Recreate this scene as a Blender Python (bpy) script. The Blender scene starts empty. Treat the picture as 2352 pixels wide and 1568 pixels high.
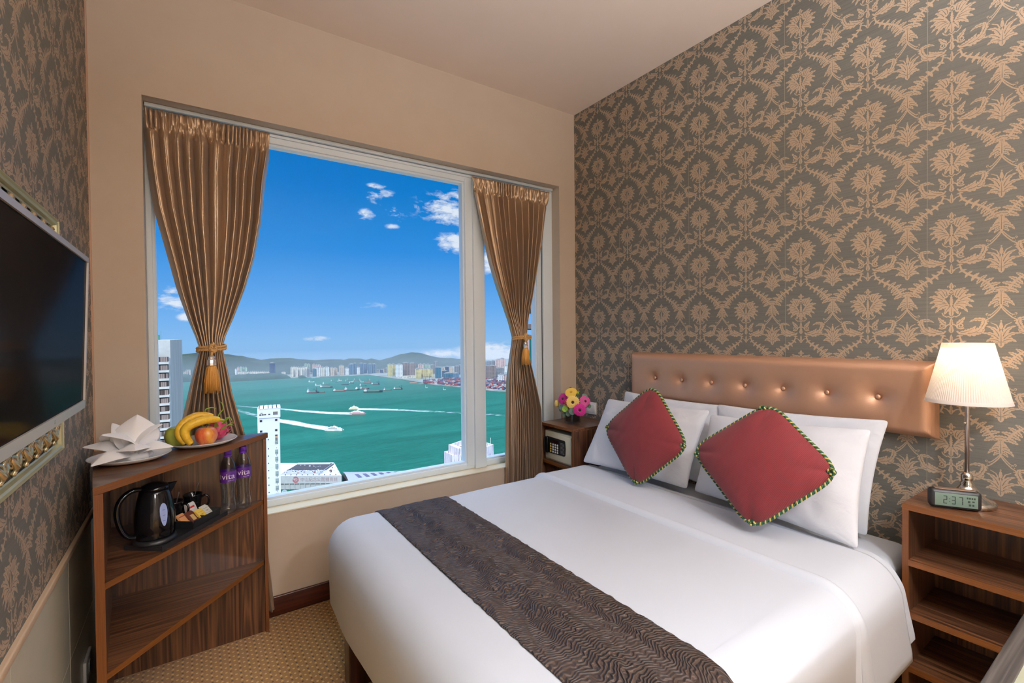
import bpy, bmesh, math, random
from math import pi, sin, cos, radians, sqrt, atan2
from mathutils import Vector, Matrix, noise
random.seed(7)
SC = bpy.context.scene
COL = SC.collection

# ------------------------------------------------------------------ camera
CAM_H = 1.41
YAW, PITCH, ROLL, FPX = radians(34.279), radians(-.769), radians(-.587), 1082.55
def cam_axes():
    f = Vector((sin(YAW)*cos(PITCH), cos(YAW)*cos(PITCH), sin(PITCH)))
    r = Vector((cos(YAW), -sin(YAW), 0)); u = r.cross(f)
    r2 = r*cos(ROLL)+u*sin(ROLL); u2 = u*cos(ROLL)-r*sin(ROLL)
    return r2, u2, f
CR, CU, CF = cam_axes()
cam = bpy.data.cameras.new('camera'); co = bpy.data.objects.new('camera', cam); COL.objects.link(co)
m = Matrix((CR, CU, -CF)).transposed().to_4x4(); m.translation = (0, 0, CAM_H)
co.matrix_world = m
cam.sensor_width = 36; cam.sensor_fit = 'HORIZONTAL'; cam.lens = 36*FPX/2352
cam.clip_start = .02; cam.clip_end = 9000
SC.camera = co
SC.view_settings.view_transform = 'Standard'; SC.view_settings.look = 'None'
SC.view_settings.exposure = 0.0; SC.view_settings.gamma = 1; SC.view_settings.use_curve_mapping = False
SC.cycles.use_denoising = True
SC.cycles.max_bounces = 8; SC.cycles.diffuse_bounces = 4; SC.cycles.glossy_bounces = 4
SC.cycles.transmission_bounces = 8; SC.cycles.transparent_max_bounces = 12
SC.cycles.sample_clamp_indirect = 4
SC.cycles.caustics_reflective = False; SC.cycles.caustics_refractive = False

SEA = -220.0
def view_dir(x, y):
    return CR*((x-1176)/FPX) - CU*((y-784)/FPX) + CF
def on_z(x, y, z):                       # where the line of sight of a photo pixel meets a level
    d = view_dir(x, y); t = (z-CAM_H)/d.z; return Vector((0, 0, CAM_H))+d*t
def on_y(x, y, Y):
    d = view_dir(x, y); t = Y/d.y; return Vector((0, 0, CAM_H))+d*t

def lin(c):
    c = c/255.0
    return c/12.92 if c <= .04045 else ((c+.055)/1.055)**2.4
def rgb(r, g, b): return (lin(r), lin(g), lin(b), 1)

# ------------------------------------------------------------------ world: clear blue sky with a few clouds
class NT:
    def __init__(s, tree): s.t = tree; s.n = tree.nodes; s.l = tree.links
    def new(s, kind, **k):
        n = s.n.new(kind)
        for a, v in k.items(): setattr(n, a, v)
        return n
    def put(s, sock, v):
        if isinstance(v, bpy.types.NodeSocket): s.l.new(v, sock)
        else: sock.default_value = v
    def math(s, op, a, b=None, c=None, clamp=False):
        n = s.new('ShaderNodeMath', operation=op, use_clamp=clamp); s.put(n.inputs[0], a)
        if b is not None: s.put(n.inputs[1], b)
        if c is not None: s.put(n.inputs[2], c)
        return n.outputs[0]
    def mix(s, f, a, b, blend='MIX'):
        n = s.new('ShaderNodeMix', data_type='RGBA', blend_type=blend)
        s.put(n.inputs[0], f); s.put(n.inputs[6], a); s.put(n.inputs[7], b); return n.outputs[2]
    def ramp(s, f, stops, interp='LINEAR'):
        n = s.new('ShaderNodeValToRGB'); s.put(n.inputs[0], f); cr = n.color_ramp; cr.interpolation = interp
        while len(cr.elements) < len(stops): cr.elements.new(.5)
        for e, (p, c) in zip(cr.elements, stops): e.position = p; e.color = c
        return n.outputs[0]
    def noise(s, vec, scale, detail=3, rough=.5, dist=0):
        n = s.new('ShaderNodeTexNoise'); s.put(n.inputs['Vector'], vec); n.inputs['Scale'].default_value = scale
        n.inputs['Detail'].default_value = detail; n.inputs['Roughness'].default_value = rough
        n.inputs['Distortion'].default_value = dist; return n.outputs['Fac']
    def scale(s, vec, sc, loc=(0, 0, 0), rot=(0, 0, 0)):
        n = s.new('ShaderNodeMapping'); s.put(n.inputs['Vector'], vec)
        n.inputs['Scale'].default_value = sc; n.inputs['Location'].default_value = loc; n.inputs['Rotation'].default_value = rot
        return n.outputs[0]
    def xyz(s, vec):
        n = s.new('ShaderNodeSeparateXYZ'); s.put(n.inputs[0], vec); return n.outputs
W = bpy.data.worlds.new('sky'); SC.world = W; W.use_nodes = True
w = NT(W.node_tree); w.n.clear()
tc = w.new('ShaderNodeTexCoord').outputs['Generated']
x_, y_, z_ = w.xyz(tc)
sky = w.ramp(w.math('ADD', w.math('MULTIPLY', z_, 1.0), .1, clamp=True),
  [(0, rgb(150, 185, 222)), (.09, rgb(138, 190, 240)), (.16, rgb(104, 172, 240)), (.27, rgb(50, 142, 224)), (.38, rgb(8, 124, 206)), (.5, rgb(0, 110, 190)), (.62, rgb(150, 185, 225)), (1, rgb(185, 205, 230))])
az = w.math('ARCTAN2', x_, y_)
el = w.math('ARCSINE', z_)
def direc(px, py):
    d = view_dir(px, py).normalized(); return atan2(d.x, d.y), math.asin(d.z)
cl = None
cn = w.noise(w.scale(tc, (14, 14, 34)), 1.0, 6, .62, .3)
cn2 = w.noise(w.scale(tc, (40, 40, 90)), 1.0, 6, .65, .4)
for px, py, rx, ry, k, th in [(862, 427, 34, 9, .8, .47), (872, 450, 50, 26, .9, .52), (842, 495, 34, 20, .9, .50), (908, 492, 34, 34, .75, .54), (900, 520, 22, 8, .6, .46),
      (1040, 478, 120, 52, 1.0, .47), (1045, 556, 60, 34, .95, .47), (1120, 600, 60, 36, .95, .46), (1120, 500, 60, 46, .6, .50), (400, 690, 40, 34, .9, .48), (432, 728, 24, 12, .9, .42),
      (730, 778, 40, 8, .7, .44), (858, 703, 60, 12, .4, .5), (1150, 812, 140, 36, 1.0, .36), (1020, 812, 90, 14, .7, .42), (1230, 640, 40, 60, .6, .45)]:
    a0, e0 = direc(px, py)
    u = w.math('DIVIDE', w.math('SUBTRACT', az, a0), rx/FPX*.9); v = w.math('DIVIDE', w.math('SUBTRACT', el, e0), ry/FPX*.9)
    r2 = w.math('ADD', w.math('MULTIPLY', u, u), w.math('MULTIPLY', v, v))
    fall = w.math('SUBTRACT', 1.0, r2, clamp=True)
    nn = w.math('ADD', w.math('MULTIPLY', cn, .55), w.math('MULTIPLY', cn2, .45))
    d = w.math('MULTIPLY', w.math('MULTIPLY', w.math('SUBTRACT', nn, w.math('SUBTRACT', th+.085, w.math('MULTIPLY', fall, .16))), 7.0, clamp=True), w.math('MULTIPLY', fall, k*1.4, clamp=True))
    cl = d if cl is None else w.math('MAXIMUM', cl, d)
skc = w.mix(w.math('MINIMUM', cl, .95), sky, rgb(226, 236, 248))
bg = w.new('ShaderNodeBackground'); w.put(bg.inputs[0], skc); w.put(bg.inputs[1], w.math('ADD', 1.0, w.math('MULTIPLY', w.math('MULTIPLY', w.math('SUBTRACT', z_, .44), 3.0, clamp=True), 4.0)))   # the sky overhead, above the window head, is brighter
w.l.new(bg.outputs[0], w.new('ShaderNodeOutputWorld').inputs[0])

# sun: from behind the hotel, so it only reaches the harbour and the towers
sl = bpy.data.lights.new('sun', 'SUN'); sl.energy = 2.2; sl.angle = radians(.6); sl.color = (1, .93, .80)
so = bpy.data.objects.new('sun', sl); COL.objects.link(so)
so.rotation_euler = Vector((.50, .62, -.62)).to_track_quat('-Z', 'Y').to_euler()

# added room fill, unseen: drum lamps hanging from the ceiling behind the photographer, open above and below (their fittings are built further down)
XL, XR, YW, YB, ZC = -.345, 2.385, 2.65, -2.0, 3.04
ADDED_PENDANTS = [((1.0, -.50, 2.10), .25, 60, 78), ((1.15, -1.40, 2.10), .25, 46, 62)]
for i, (p, r, pw, pu) in enumerate(ADDED_PENDANTS):
    l = bpy.data.lights.new('added_drum_light', 'POINT'); l.energy = pw; l.shadow_soft_size = .07; l.color = (.91, .965, 1.06)
    o = bpy.data.objects.new('added_drum_light', l); COL.objects.link(o); o.location = p
    l = bpy.data.lights.new('added_drum_uplight', 'AREA'); l.energy = pu; l.shape = 'DISK'; l.size = .36; l.color = (.91, .965, 1.06)
    o = bpy.data.objects.new('added_drum_uplight', l); COL.objects.link(o); o.location = (p[0], p[1], p[2]+.075); o.rotation_euler = (pi, 0, 0)

ADDED_FLOOR_LAMP = (.22, -1.0, 1.62)                      # added unseen standing lamp, low fill for the bed foot and walls
l = bpy.data.lights.new('added_floor_light', 'POINT'); l.energy = 400; l.shadow_soft_size = .09; l.color = (.93, .97, 1.03)
o = bpy.data.objects.new('added_floor_light', l); COL.objects.link(o); o.location = ADDED_FLOOR_LAMP

# ------------------------------------------------------------------ mesh helpers
class MB:
    def __init__(s): s.v = []; s.f = []; s.m = []; s.sm = []
    def add(s, vs, fs, mi=0, smooth=False):
        o = len(s.v); s.v += [tuple(v) for v in vs]
        for f in fs: s.f.append([o+i for i in f]); s.m.append(mi); s.sm.append(smooth)
        return s
    def box(s, x0, x1, y0, y1, z0, z1, mi=0, M=None, bev=0):
        if bev:
            bm = bmesh.new(); bmesh.ops.create_cube(bm, size=1)
            for v in bm.verts: v.co = ((x0+x1)/2+v.co.x*(x1-x0), (y0+y1)/2+v.co.y*(y1-y0), (z0+z1)/2+v.co.z*(z1-z0))
            bmesh.ops.bevel(bm, geom=bm.edges[:], offset=bev, segments=3, profile=.5, affect='EDGES')
            return s.bm(bm, mi, M, True)
        vs = [Vector((x, y, z)) for z in (z0, z1) for x, y in ((x0, y0), (x1, y0), (x1, y1), (x0, y1))]
        if M: vs = [M@v for v in vs]
        return s.add(vs, [(3, 2, 1, 0), (4, 5, 6, 7), (0, 1, 5, 4), (1, 2, 6, 5), (2, 3, 7, 6), (3, 0, 4, 7)], mi)
    def bm(s, bm, mi=0, M=None, smooth=False):
        bm.verts.index_update()
        vs = [(M@v.co if M else v.co.copy()) for v in bm.verts]
        fs = [[v.index for v in f.verts] for f in bm.faces]; bm.free()
        return s.add(vs, fs, mi, smooth)
    def prism(s, pts, z0, z1, mi=0, M=None):          # pts (x,y) counter-clockwise
        n = len(pts); vs = [Vector((x, y, z0)) for x, y in pts]+[Vector((x, y, z1)) for x, y in pts]
        if M: vs = [M@v for v in vs]
        return s.add(vs, [list(range(n))[::-1], list(range(n, 2*n))]+[(i, (i+1) % n, n+(i+1) % n, n+i) for i in range(n)], mi)
    def lathe(s, prof, c=(0, 0, 0), n=32, mi=0, M=None, smooth=True, sx=1, sy=1, fn=None, cap=True):
        vs = []; fs = []
        for r, z in prof:
            for i in range(n):
                a = 2*pi*i/n; rr = r*(fn(a, z) if fn else 1)
                vs.append(Vector((c[0]+rr*cos(a)*sx, c[1]+rr*sin(a)*sy, c[2]+z)))
        if M: vs = [M@v for v in vs]
        for j in range(len(prof)-1):
            for i in range(n):
                k = (i+1) % n; fs.append((j*n+i, j*n+k, (j+1)*n+k, (j+1)*n+i))
        if cap and prof[0][0] > 1e-4: fs.append([i for i in range(n)][::-1])
        if cap and prof[-1][0] > 1e-4: fs.append([(len(prof)-1)*n+i for i in range(n)])
        return s.add(vs, fs, mi, smooth)
    def tube(s, pts, rad, n=8, mi=0, closed=False, smooth=True, sq=None):
        pts = [Vector(p) for p in pts]; N = len(pts); vs = []; fs = []
        rf = rad if callable(rad) else (lambda t: rad)
        up = None
        for i, p in enumerate(pts):
            a = pts[(i-1) % N] if (closed or i > 0) else p; b = pts[(i+1) % N] if (closed or i < N-1) else p
            t = (b-a)
            if t.length < 1e-9: t = Vector((0, 0, 1))
            t.normalize()
            if up is None:
                up = Vector((0, 0, 1)) if abs(t.z) < .9 else Vector((1, 0, 0))
            x = t.cross(up)
            if x.length < 1e-6: x = t.orthogonal()
            x.normalize(); y = x.cross(t); up = y
            r = rf(i/max(1, N-1))
            for k in range(n):
                an = 2*pi*k/n; vs.append(p+x*(cos(an)*r)+y*(sin(an)*r*(sq or 1)))
        for i in range(N if closed else N-1):
            for k in range(n):
                j = (i+1) % N; q = (k+1) % n; fs.append((i*n+k, j*n+k, j*n+q, i*n+q))
        if not closed: fs.append(list(range(n))[::-1][::-1]); fs.append([(N-1)*n+k for k in range(n)][::-1])
        return s.add(vs, fs, mi, smooth)
    def ball(s, c, r, mi=0, n=16, sz=1, sx=1, sy=1, M=None):
        prof = [(sin(pi*i/(n//2))*r, -cos(pi*i/(n//2))*r*sz) for i in range(n//2+1)]
        prof[0] = (1e-5, -r*sz); prof[-1] = (1e-5, r*sz)
        return s.lathe(prof, c, n, mi, M, True, sx, sy)
    def grid(s, fn, nu, nv, mi=0, smooth=True, flip=False):
        vs = [fn(i/nu, j/nv) for j in range(nv+1) for i in range(nu+1)]
        fs = []
        for j in range(nv):
            for i in range(nu):
                q = [j*(nu+1)+i, j*(nu+1)+i+1, (j+1)*(nu+1)+i+1, (j+1)*(nu+1)+i]
                fs.append(q[::-1] if flip else q)
        return s.add(vs, fs, mi, smooth)
    def build(s, name, mats, parent=None, loc=None, recalc=False):
        me = bpy.data.meshes.new(name); me.from_pydata(s.v, [], s.f)
        if not isinstance(mats, (list, tuple)): mats = [mats]
        for mm in mats: me.materials.append(mm)
        me.polygons.foreach_set('material_index', s.m); me.polygons.foreach_set('use_smooth', s.sm)
        if recalc:
            b = bmesh.new(); b.from_mesh(me); bmesh.ops.remove_doubles(b, verts=b.verts[:], dist=1e-6)
            bmesh.ops.recalc_face_normals(b, faces=b.faces[:]); b.to_mesh(me); b.free()
        me.update()
        o = bpy.data.objects.new(name, me); COL.objects.link(o)
        if parent: o.parent = parent
        if loc: o.location = loc
        return o
def smooth_angle(o, deg=35):
    me = o.data; b = bmesh.new(); b.from_mesh(me)
    for e in b.edges:
        if len(e.link_faces) == 2: e.smooth = e.calc_face_angle(0) < radians(deg)
    for f in b.faces: f.smooth = True
    b.to_mesh(me); b.free(); return o
def tag(o, label, cat, group=None, kind=None):
    o['label'] = label; o['category'] = cat
    if group: o['group'] = group
    if kind: o['kind'] = kind
    return o
def thing(name, label, cat, loc=(0, 0, 0), rz=0, group=None):
    o = bpy.data.objects.new(name, None); COL.objects.link(o); o.location = loc; o.rotation_euler = (0, 0, rz)
    o.empty_display_size = .05
    return tag(o, label, cat, group)
def struct(name, mb, mats, parent=None, label=None, **k):
    o = mb.build(name, mats, parent, **k)
    if not parent: o['kind'] = 'structure'
    if label: o['label'] = label
    return o
def copy_tree(o, parent=None):
    c = o.copy(); COL.objects.link(c); c.parent = parent
    for ch in [q for q in bpy.data.objects if q.parent == o]: copy_tree(ch, c)
    return c
def text_mesh(txt, size, font=None, depth=0.0, align='CENTER', bold=0):
    cu = bpy.data.curves.new('lettering', 'FONT'); cu.body = txt; cu.size = size; cu.align_x = align; cu.align_y = 'CENTER'; cu.extrude = depth
    cu.offset = bold
    to = bpy.data.objects.new('lettering', cu); COL.objects.link(to)
    bpy.context.view_layer.update()
    dg = bpy.context.evaluated_depsgraph_get(); me = bpy.data.meshes.new_from_object(to.evaluated_get(dg))
    vs = [v.co.copy() for v in me.vertices]; fs = [list(p.vertices) for p in me.polygons]
    bpy.data.objects.remove(to); bpy.data.meshes.remove(me)
    return vs, fs

# ------------------------------------------------------------------ materials
MATS = {}
def pmat(name, col, rough=.5, metal=0, spec=.5, coat=0, sheen=0, trans=0, ior=1.45, emit=None, es=0, alpha=1, sss=0):
    if name in MATS: return MATS[name]
    mt = bpy.data.materials.new(name); mt.use_nodes = True; b = mt.node_tree.nodes['Principled BSDF']
    b.inputs['Base Color'].default_value = col if len(col) == 4 else (*col, 1)
    b.inputs['Roughness'].default_value = rough; b.inputs['Metallic'].default_value = metal
    b.inputs['Specular IOR Level'].default_value = spec; b.inputs['Coat Weight'].default_value = coat
    b.inputs['Sheen Weight'].default_value = sheen; b.inputs['Transmission Weight'].default_value = trans; b.inputs['IOR'].default_value = ior
    b.inputs['Alpha'].default_value = alpha
    b.inputs['Coat Roughness'].default_value = .08
    if emit: b.inputs['Emission Color'].default_value = emit; b.inputs['Emission Strength'].default_value = es
    MATS[name] = mt; return mt
def nodes(mt):
    t = NT(mt.node_tree); return t, mt.node_tree.nodes['Principled BSDF']
def objco(t): return t.new('ShaderNodeTexCoord').outputs['Object']
def bump(t, b, h, strength=.3, dist=.01):
    n = t.new('ShaderNodeBump'); t.put(n.inputs['Height'], h); n.inputs['Strength'].default_value = strength; n.inputs['Distance'].default_value = dist
    t.l.new(n.outputs[0], b.inputs['Normal'])

def noisy(name, c1, c2, scale=20, rough=.6, detail=4, bumpk=0, sc=(1, 1, 1), **k):
    if name in MATS: return MATS[name]
    mt = pmat(name, c1, rough, **k); t, b = nodes(mt); v = t.scale(objco(t), sc)
    f = t.noise(v, scale, detail, .6)
    t.l.new(t.ramp(f, [(.3, c1), (.7, c2)]), b.inputs['Base Color'])
    if bumpk: bump(t, b, f, bumpk, .003)
    return mt

def wood(name, dark, mid, light, axis='x', rough=.34, coat=.25, fine=1.0):
    if name in MATS: return MATS[name]
    mt = pmat(name, mid, rough, coat=coat); t, b = nodes(mt)
    sc = {'x': (.6, 15, 15), 'y': (15, .6, 15), 'z': (15, 15, .6)}[axis]
    v = t.scale(objco(t), sc)
    big = t.noise(v, 1.0*fine, 2, .5, .8)
    wv = t.math('FRACT', t.math('MULTIPLY', big, 7.0))
    tri = t.math('ABSOLUTE', t.math('SUBTRACT', wv, .5))
    sc2 = {'x': (1.2, 110, 110), 'y': (110, 1.2, 110), 'z': (110, 110, 1.2)}[axis]
    fine_ = t.noise(t.scale(objco(t), sc2), 1.0*fine, 3, .7)
    f = t.math('ADD', t.math('MULTIPLY', tri, .62), t.math('MULTIPLY', fine_, .86))
    t.l.new(t.ramp(f, [(.30, dark), (.56, mid), (.84, light)]), b.inputs['Base Color'])
    bump(t, b, fine_, .08, .001)
    return mt
HAZE = .00024
M_wall = noisy('cream_wall_paint', rgb(193, 175, 155), rgb(189, 170, 150), 6, .75)
M_ceil = noisy('ceiling_paint', rgb(238, 222, 208), rgb(236, 219, 205), 4, .8)
M_frame = pmat('white_window_aluminium', rgb(232, 243, 250), .4)
M_gasket = pmat('dark_rubber_gasket', rgb(60, 58, 55), .6)
M_skirt = wood('mahogany_skirting', rgb(40, 16, 10), rgb(64, 26, 16), rgb(84, 36, 22), 'x', .35)
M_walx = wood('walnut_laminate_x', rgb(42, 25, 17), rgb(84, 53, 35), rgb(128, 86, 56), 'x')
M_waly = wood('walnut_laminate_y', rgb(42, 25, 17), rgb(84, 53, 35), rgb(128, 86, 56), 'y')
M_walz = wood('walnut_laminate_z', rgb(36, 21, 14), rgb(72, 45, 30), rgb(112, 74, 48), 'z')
M_edge = noisy('orange_brown_edge_banding', rgb(118, 70, 30), rgb(92, 53, 22), 6, .4, sc=(1, 1, 60))
M_edgez = noisy('orange_brown_edge_banding_upright', rgb(112, 66, 32), rgb(88, 50, 24), 6, .4, sc=(60, 60, 1))
M_white = pmat('white_glazed_china', rgb(238, 238, 236), .12, coat=.5)
M_black = pmat('black_gloss_plastic', (.004, .004, .005, 1), .07, spec=.45)
M_blackm = pmat('black_matt_plastic', (.012, .012, .013, 1), .42)
M_chrome = pmat('polished_chrome', rgb(205, 200, 192), .12, metal=1)
M_silver = pmat('brushed_silver', rgb(180, 172, 168), .3, metal=.9)
M_plastic = pmat('white_plastic', rgb(228, 228, 226), .35)

# ---- carpet
M_carpet = pmat('golden_dotted_carpet', rgb(150, 104, 50), .95, spec=.1, sheen=.3); t, b = nodes(M_carpet)
oc = objco(t); nf = t.noise(oc, 260, 3, .7); nb = t.noise(oc, 3, 2, .5)
base = t.mix(nf, rgb(112, 72, 28), rgb(176, 128, 62))
def dotmask(ox, oy, S, r):
    xx, yy, zz = t.xyz(t.scale(oc, (1/S, 1/S, 0), (ox, oy, 0), (0, 0, 0)))
    fx = t.math('SUBTRACT', t.math('FRACT', xx), .5); fy = t.math('SUBTRACT', t.math('FRACT', yy), .5)
    d = t.math('SQRT', t.math('ADD', t.math('MULTIPLY', fx, fx), t.math('MULTIPLY', fy, fy)))
    return t.math('MULTIPLY', t.math('SUBTRACT', r, d), 14, clamp=True)
S = .034
c1 = t.mix(dotmask(0, 0, S, .17), base, rgb(206, 164, 92))
c2 = t.mix(dotmask(.5, .5, S, .17), c1, rgb(206, 164, 92))
c3 = t.mix(dotmask(.0, .5, S, .16), c2, rgb(70, 42, 20))
t.l.new(c3, b.inputs['Base Color']); bump(t, b, nf, .6, .004)

# ---- wallpaper cloth and its woven gold figure
M_paper = pmat('grey_wallpaper_ground', rgb(112, 108, 98), .62); t, b = nodes(M_paper)
oc = objco(t); f1 = t.noise(t.scale(oc, (3, 3, 220)), 1, 3, .7); f2 = t.noise(t.scale(oc, (500, 500, 500)), 1, 2, .6)
f = t.math('ADD', t.math('MULTIPLY', f1, .7), t.math('MULTIPLY', f2, .3))
t.l.new(t.ramp(f, [(.3, rgb(84, 82, 76)), (.7, rgb(110, 107, 99))]), b.inputs['Base Color']); bump(t, b, f, .15, .001)
M_gold = pmat('beige_gold_wallpaper_figure', rgb(196, 163, 132), .5); t, b = nodes(M_gold)
oc = objco(t); f2 = t.noise(oc, 420, 2, .7)
t.l.new(t.ramp(f2, [(.25, rgb(156, 132, 109)), (.7, rgb(182, 158, 134))]), b.inputs['Base Color']); bump(t, b, f2, .3, .001)
M_tile = noisy('cream_wall_tile', rgb(214, 208, 188), rgb(206, 200, 178), 5, .25)

# ---- window glass: clear pane with a faint reflection
M_glass = bpy.data.materials.new('clear_window_glass'); M_glass.use_nodes = True; t = NT(M_glass.node_tree); t.n.clear()
tr = t.new('ShaderNodeBsdfTransparent'); gl = t.new('ShaderNodeBsdfGlossy'); gl.inputs['Roughness'].default_value = .02
fr = t.new('ShaderNodeFresnel'); fr.inputs[0].default_value = 1.3; mx = t.new('ShaderNodeMixShader')
t.l.new(t.math('MULTIPLY', fr.outputs[0], .14), mx.inputs[0]); t.l.new(tr.outputs[0], mx.inputs[1]); t.l.new(gl.outputs[0], mx.inputs[2])
t.l.new(mx.outputs[0], t.new('ShaderNodeOutputMaterial').inputs[0])

# ------------------------------------------------------------------ room shell
OX0, OX1, OZ0, OZ1 = -.163, 2.235, .52, 2.49       # window opening
FY = 2.745                                          # room side of the window frame
mb = MB(); mb.box(XL-.2, XR+.2, YB-.2, YW+.35, -.2, 0); struct('floor', mb, M_carpet)
mb = MB(); mb.box(XL-.2, XR+.2, YB-.2, YW+.35, ZC, ZC+.2); struct('ceiling', mb, M_ceil)
mb = MB(); mb.box(XL-.2, OX0, YW, YW+.33, 0, ZC); mb.box(OX1, XR+.2, YW, YW+.33, 0, ZC); mb.box(OX0, OX1, YW, YW+.33, 0, OZ0); mb.box(OX0, OX1, YW, YW+.33, OZ1, ZC)
struct('wall_window', mb, M_wall)
mb = MB(); mb.box(XL-.2, XR+.2, YB-.2, YB, 0, ZC); struct('wall_back', mb, M_wall)

# damask figure, one repeat = 1 unit, built from lobed leaves and scrolls
def bez(p0, p1, p2, t):
    return ((1-t)**2*p0[0]+2*t*(1-t)*p1[0]+t*t*p2[0], (1-t)**2*p0[1]+2*t*(1-t)*p1[1]+t*t*p2[1])
VEINS = []; MARK = []
def leaf(p0, p1, p2, wd, n=3, pw=.75, sp=.5, sharp=.5, k0=.62):
    VEINS.append((p0, p1, p2, wd))
    L = []; Rr = []
    def fr_(t):
        a = bez(p0, p1, p2, max(0, t-.02)); b2 = bez(p0, p1, p2, min(1, t+.02)); dx, dy = b2[0]-a[0], b2[1]-a[1]; q = sqrt(dx*dx+dy*dy) or 1
        c = bez(p0, p1, p2, t); return c, (dx/q, dy/q)
    for i in range(n):
        ta = .06+(i)/n*.88; tb = .06+(i+.72)/n*.88
        for t, k in ((ta, k0), ((ta+tb)/2, .97), (tb, .96)):
            c, d = fr_(t); ww = wd*max(.12, sin(pi*min(1, (t*.9+.08))**pw)) * k
            push = wd*.42*(k-.5)
            L.append((c[0]-d[1]*ww+d[0]*push, c[1]+d[0]*ww+d[1]*push)); Rr.append((c[0]+d[1]*ww+d[0]*push, c[1]-d[0]*ww+d[1]*push))
    return [p0]+Rr+[p2]+L[::-1]
def ribbon(pts, wf):
    L = []; Rr = []
    for i, p in enumerate(pts):
        a = pts[max(0, i-1)]; b2 = pts[min(len(pts)-1, i+1)]; dx, dy = b2[0]-a[0], b2[1]-a[1]; q = sqrt(dx*dx+dy*dy) or 1
        ww = wf(i/(len(pts)-1)); L.append((p[0]-dy/q*ww, p[1]+dx/q*ww)); Rr.append((p[0]+dy/q*ww, p[1]-dx/q*ww))
    return Rr+L[::-1]
def spiral(cx, cy, r, a0, turns, wd, sgn=1, n=14):
    return ribbon([(cx+r*(1-.75*i/n)*cos(a0+sgn*2*pi*turns*i/n), cy+r*(1-.75*i/n)*sin(a0+sgn*2*pi*turns*i/n)) for i in range(n+1)], lambda t: wd*(1-.4*t))
def dot(cx, cy, r, n=6): return [(cx+r*cos(2*pi*i/n), cy+r*sin(2*pi*i/n)) for i in range(n)]
def damask():
    A = []; B = []; Cc = []         # A mirrored about x=0, B centred, Cc about x=.5
    # flower head
    B += [leaf((0, .15), (0, .19), (0, .245), .028, 2, k0=.8), ribbon([(-.04, .085), (-.02, .135), (0, .15), (.02, .135), (.04, .085)], lambda t: .010), dot(0, .105, .018, 8), leaf((0, -.10), (0, 0), (0, .08), .020, 5), leaf((0, -.24), (0, -.16), (0, -.08), .030, 3, k0=.75)]
    A += [spiral(.035, .185, .016, pi, .8, .006, -1, 7), ribbon([(.01, .075), (.05, .085), (.07, .06)], lambda t: .007),
          leaf((.045, .03), (.045, .17), (.095, .125), .030, 3, .9, k0=.8), leaf((.055, .02), (.095, .17), (.155, .155), .032, 3, .6), leaf((.075, .01), (.12, .12), (.185, .125), .038, 4, .6),
          leaf((.07, -.02), (.17, .07), (.250, .050), .040, 4, .55), leaf((.045, -.05), (.16, .02), (.240, -.045), .046, 4, .55), leaf((.03, -.06), (.14, -.03), (.225, -.120), .042, 4, .55),
          leaf((.02, -.08), (.11, -.06), (.175, -.185), .044, 4, .6), leaf((.012, -.10), (.05, -.13), (.075, -.21), .030, 3), ribbon([(.10, -.185), (.085, -.22), (.05, -.245), (.03, -.235), (.0, -.26)], lambda t: .007)]
    # stem, side leaves, volutes
    B += [leaf((0, -.37), (0, -.32), (0, -.26), .024, 2), leaf((0, -.475), (0, -.42), (0, -.355), .030, 2, k0=.8), leaf((0, -.635), (0, -.57), (0, -.485), .026, 2, .6)]
    A += [leaf((.055, -.355), (.10, -.32), (.145, -.245), .032, 3, k0=.6), spiral(.098, -.372, .036, pi*1.1, 1.2, .009, -1), ribbon([(0, -.36), (.03, -.352), (.055, -.372), (.066, -.40), (.10, -.415), (.135, -.40)], lambda t: .009), ribbon([(.015, -.60), (.045, -.565), (.08, -.548), (.095, -.56)], lambda t: .009*(1-.5*t))]
    # C-shaped acanthus with its curl
    A += [ribbon([(.060, -.445), (.085, -.478), (.14, -.487), (.22, -.482), (.285, -.485)], lambda t: .010+.006*t), leaf((.075, -.47), (.20, -.47), (.255, -.375), .034, 5, .8), leaf((.14, -.478), (.30, -.50), (.345, -.32), .050, 6, .7), leaf((.30, -.40), (.37, -.33), (.315, -.265), .036, 4, .8),
          leaf((.325, -.30), (.26, -.26), (.185, -.325), .026, 3, .6), leaf((.25, -.46), (.31, -.50), (.345, -.42), .022, 2)]
    # beaded swag
    sw = [(.355, -.300), (.40, -.268), (.445, -.215), (.48, -.165), (.5, -.125)]
    A += [ribbon(sw, lambda t: .007), ribbon([(.375, -.235), (.41, -.222), (.45, -.175), (.485, -.125)], lambda t: .006), spiral(.367, -.218, .016, -pi/2, .9, .005, -1, 8)]
    for i in range(8):
        u = i/7; k = u*3.999; j = int(k); q = k-j; a = sw[min(3, j)]; b2 = sw[min(4, j+1)]
        A.append(dot(a[0]+(b2[0]-a[0])*q-.010, a[1]+(b2[1]-a[1])*q+.020, .0062))
    A += [dot(.35, -.325, .012, 6), dot(.375, -.315, .008, 6)]
    # leaf garland running down to the bell
    gp = [(.085, -.50), (.115, -.60), (.20, -.672), (.30, -.735), (.38, -.805), (.435, -.90)]
    def gpt(t):
        k = t*(len(gp)-1)*.9999; j = int(k); q = k-j; p0 = gp[max(0, j-1)]; p1 = gp[j]; p2 = gp[j+1]; p3 = gp[min(len(gp)-1, j+2)]
        return tuple(.5*(2*p1[d]+(p2[d]-p0[d])*q+(2*p0[d]-5*p1[d]+4*p2[d]-p3[d])*q*q+(3*p1[d]-p0[d]-3*p2[d]+p3[d])*q**3) for d in (0, 1))
    A.append(ribbon([gpt(i/12) for i in range(13)], lambda t: .010+.008*t))
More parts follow.
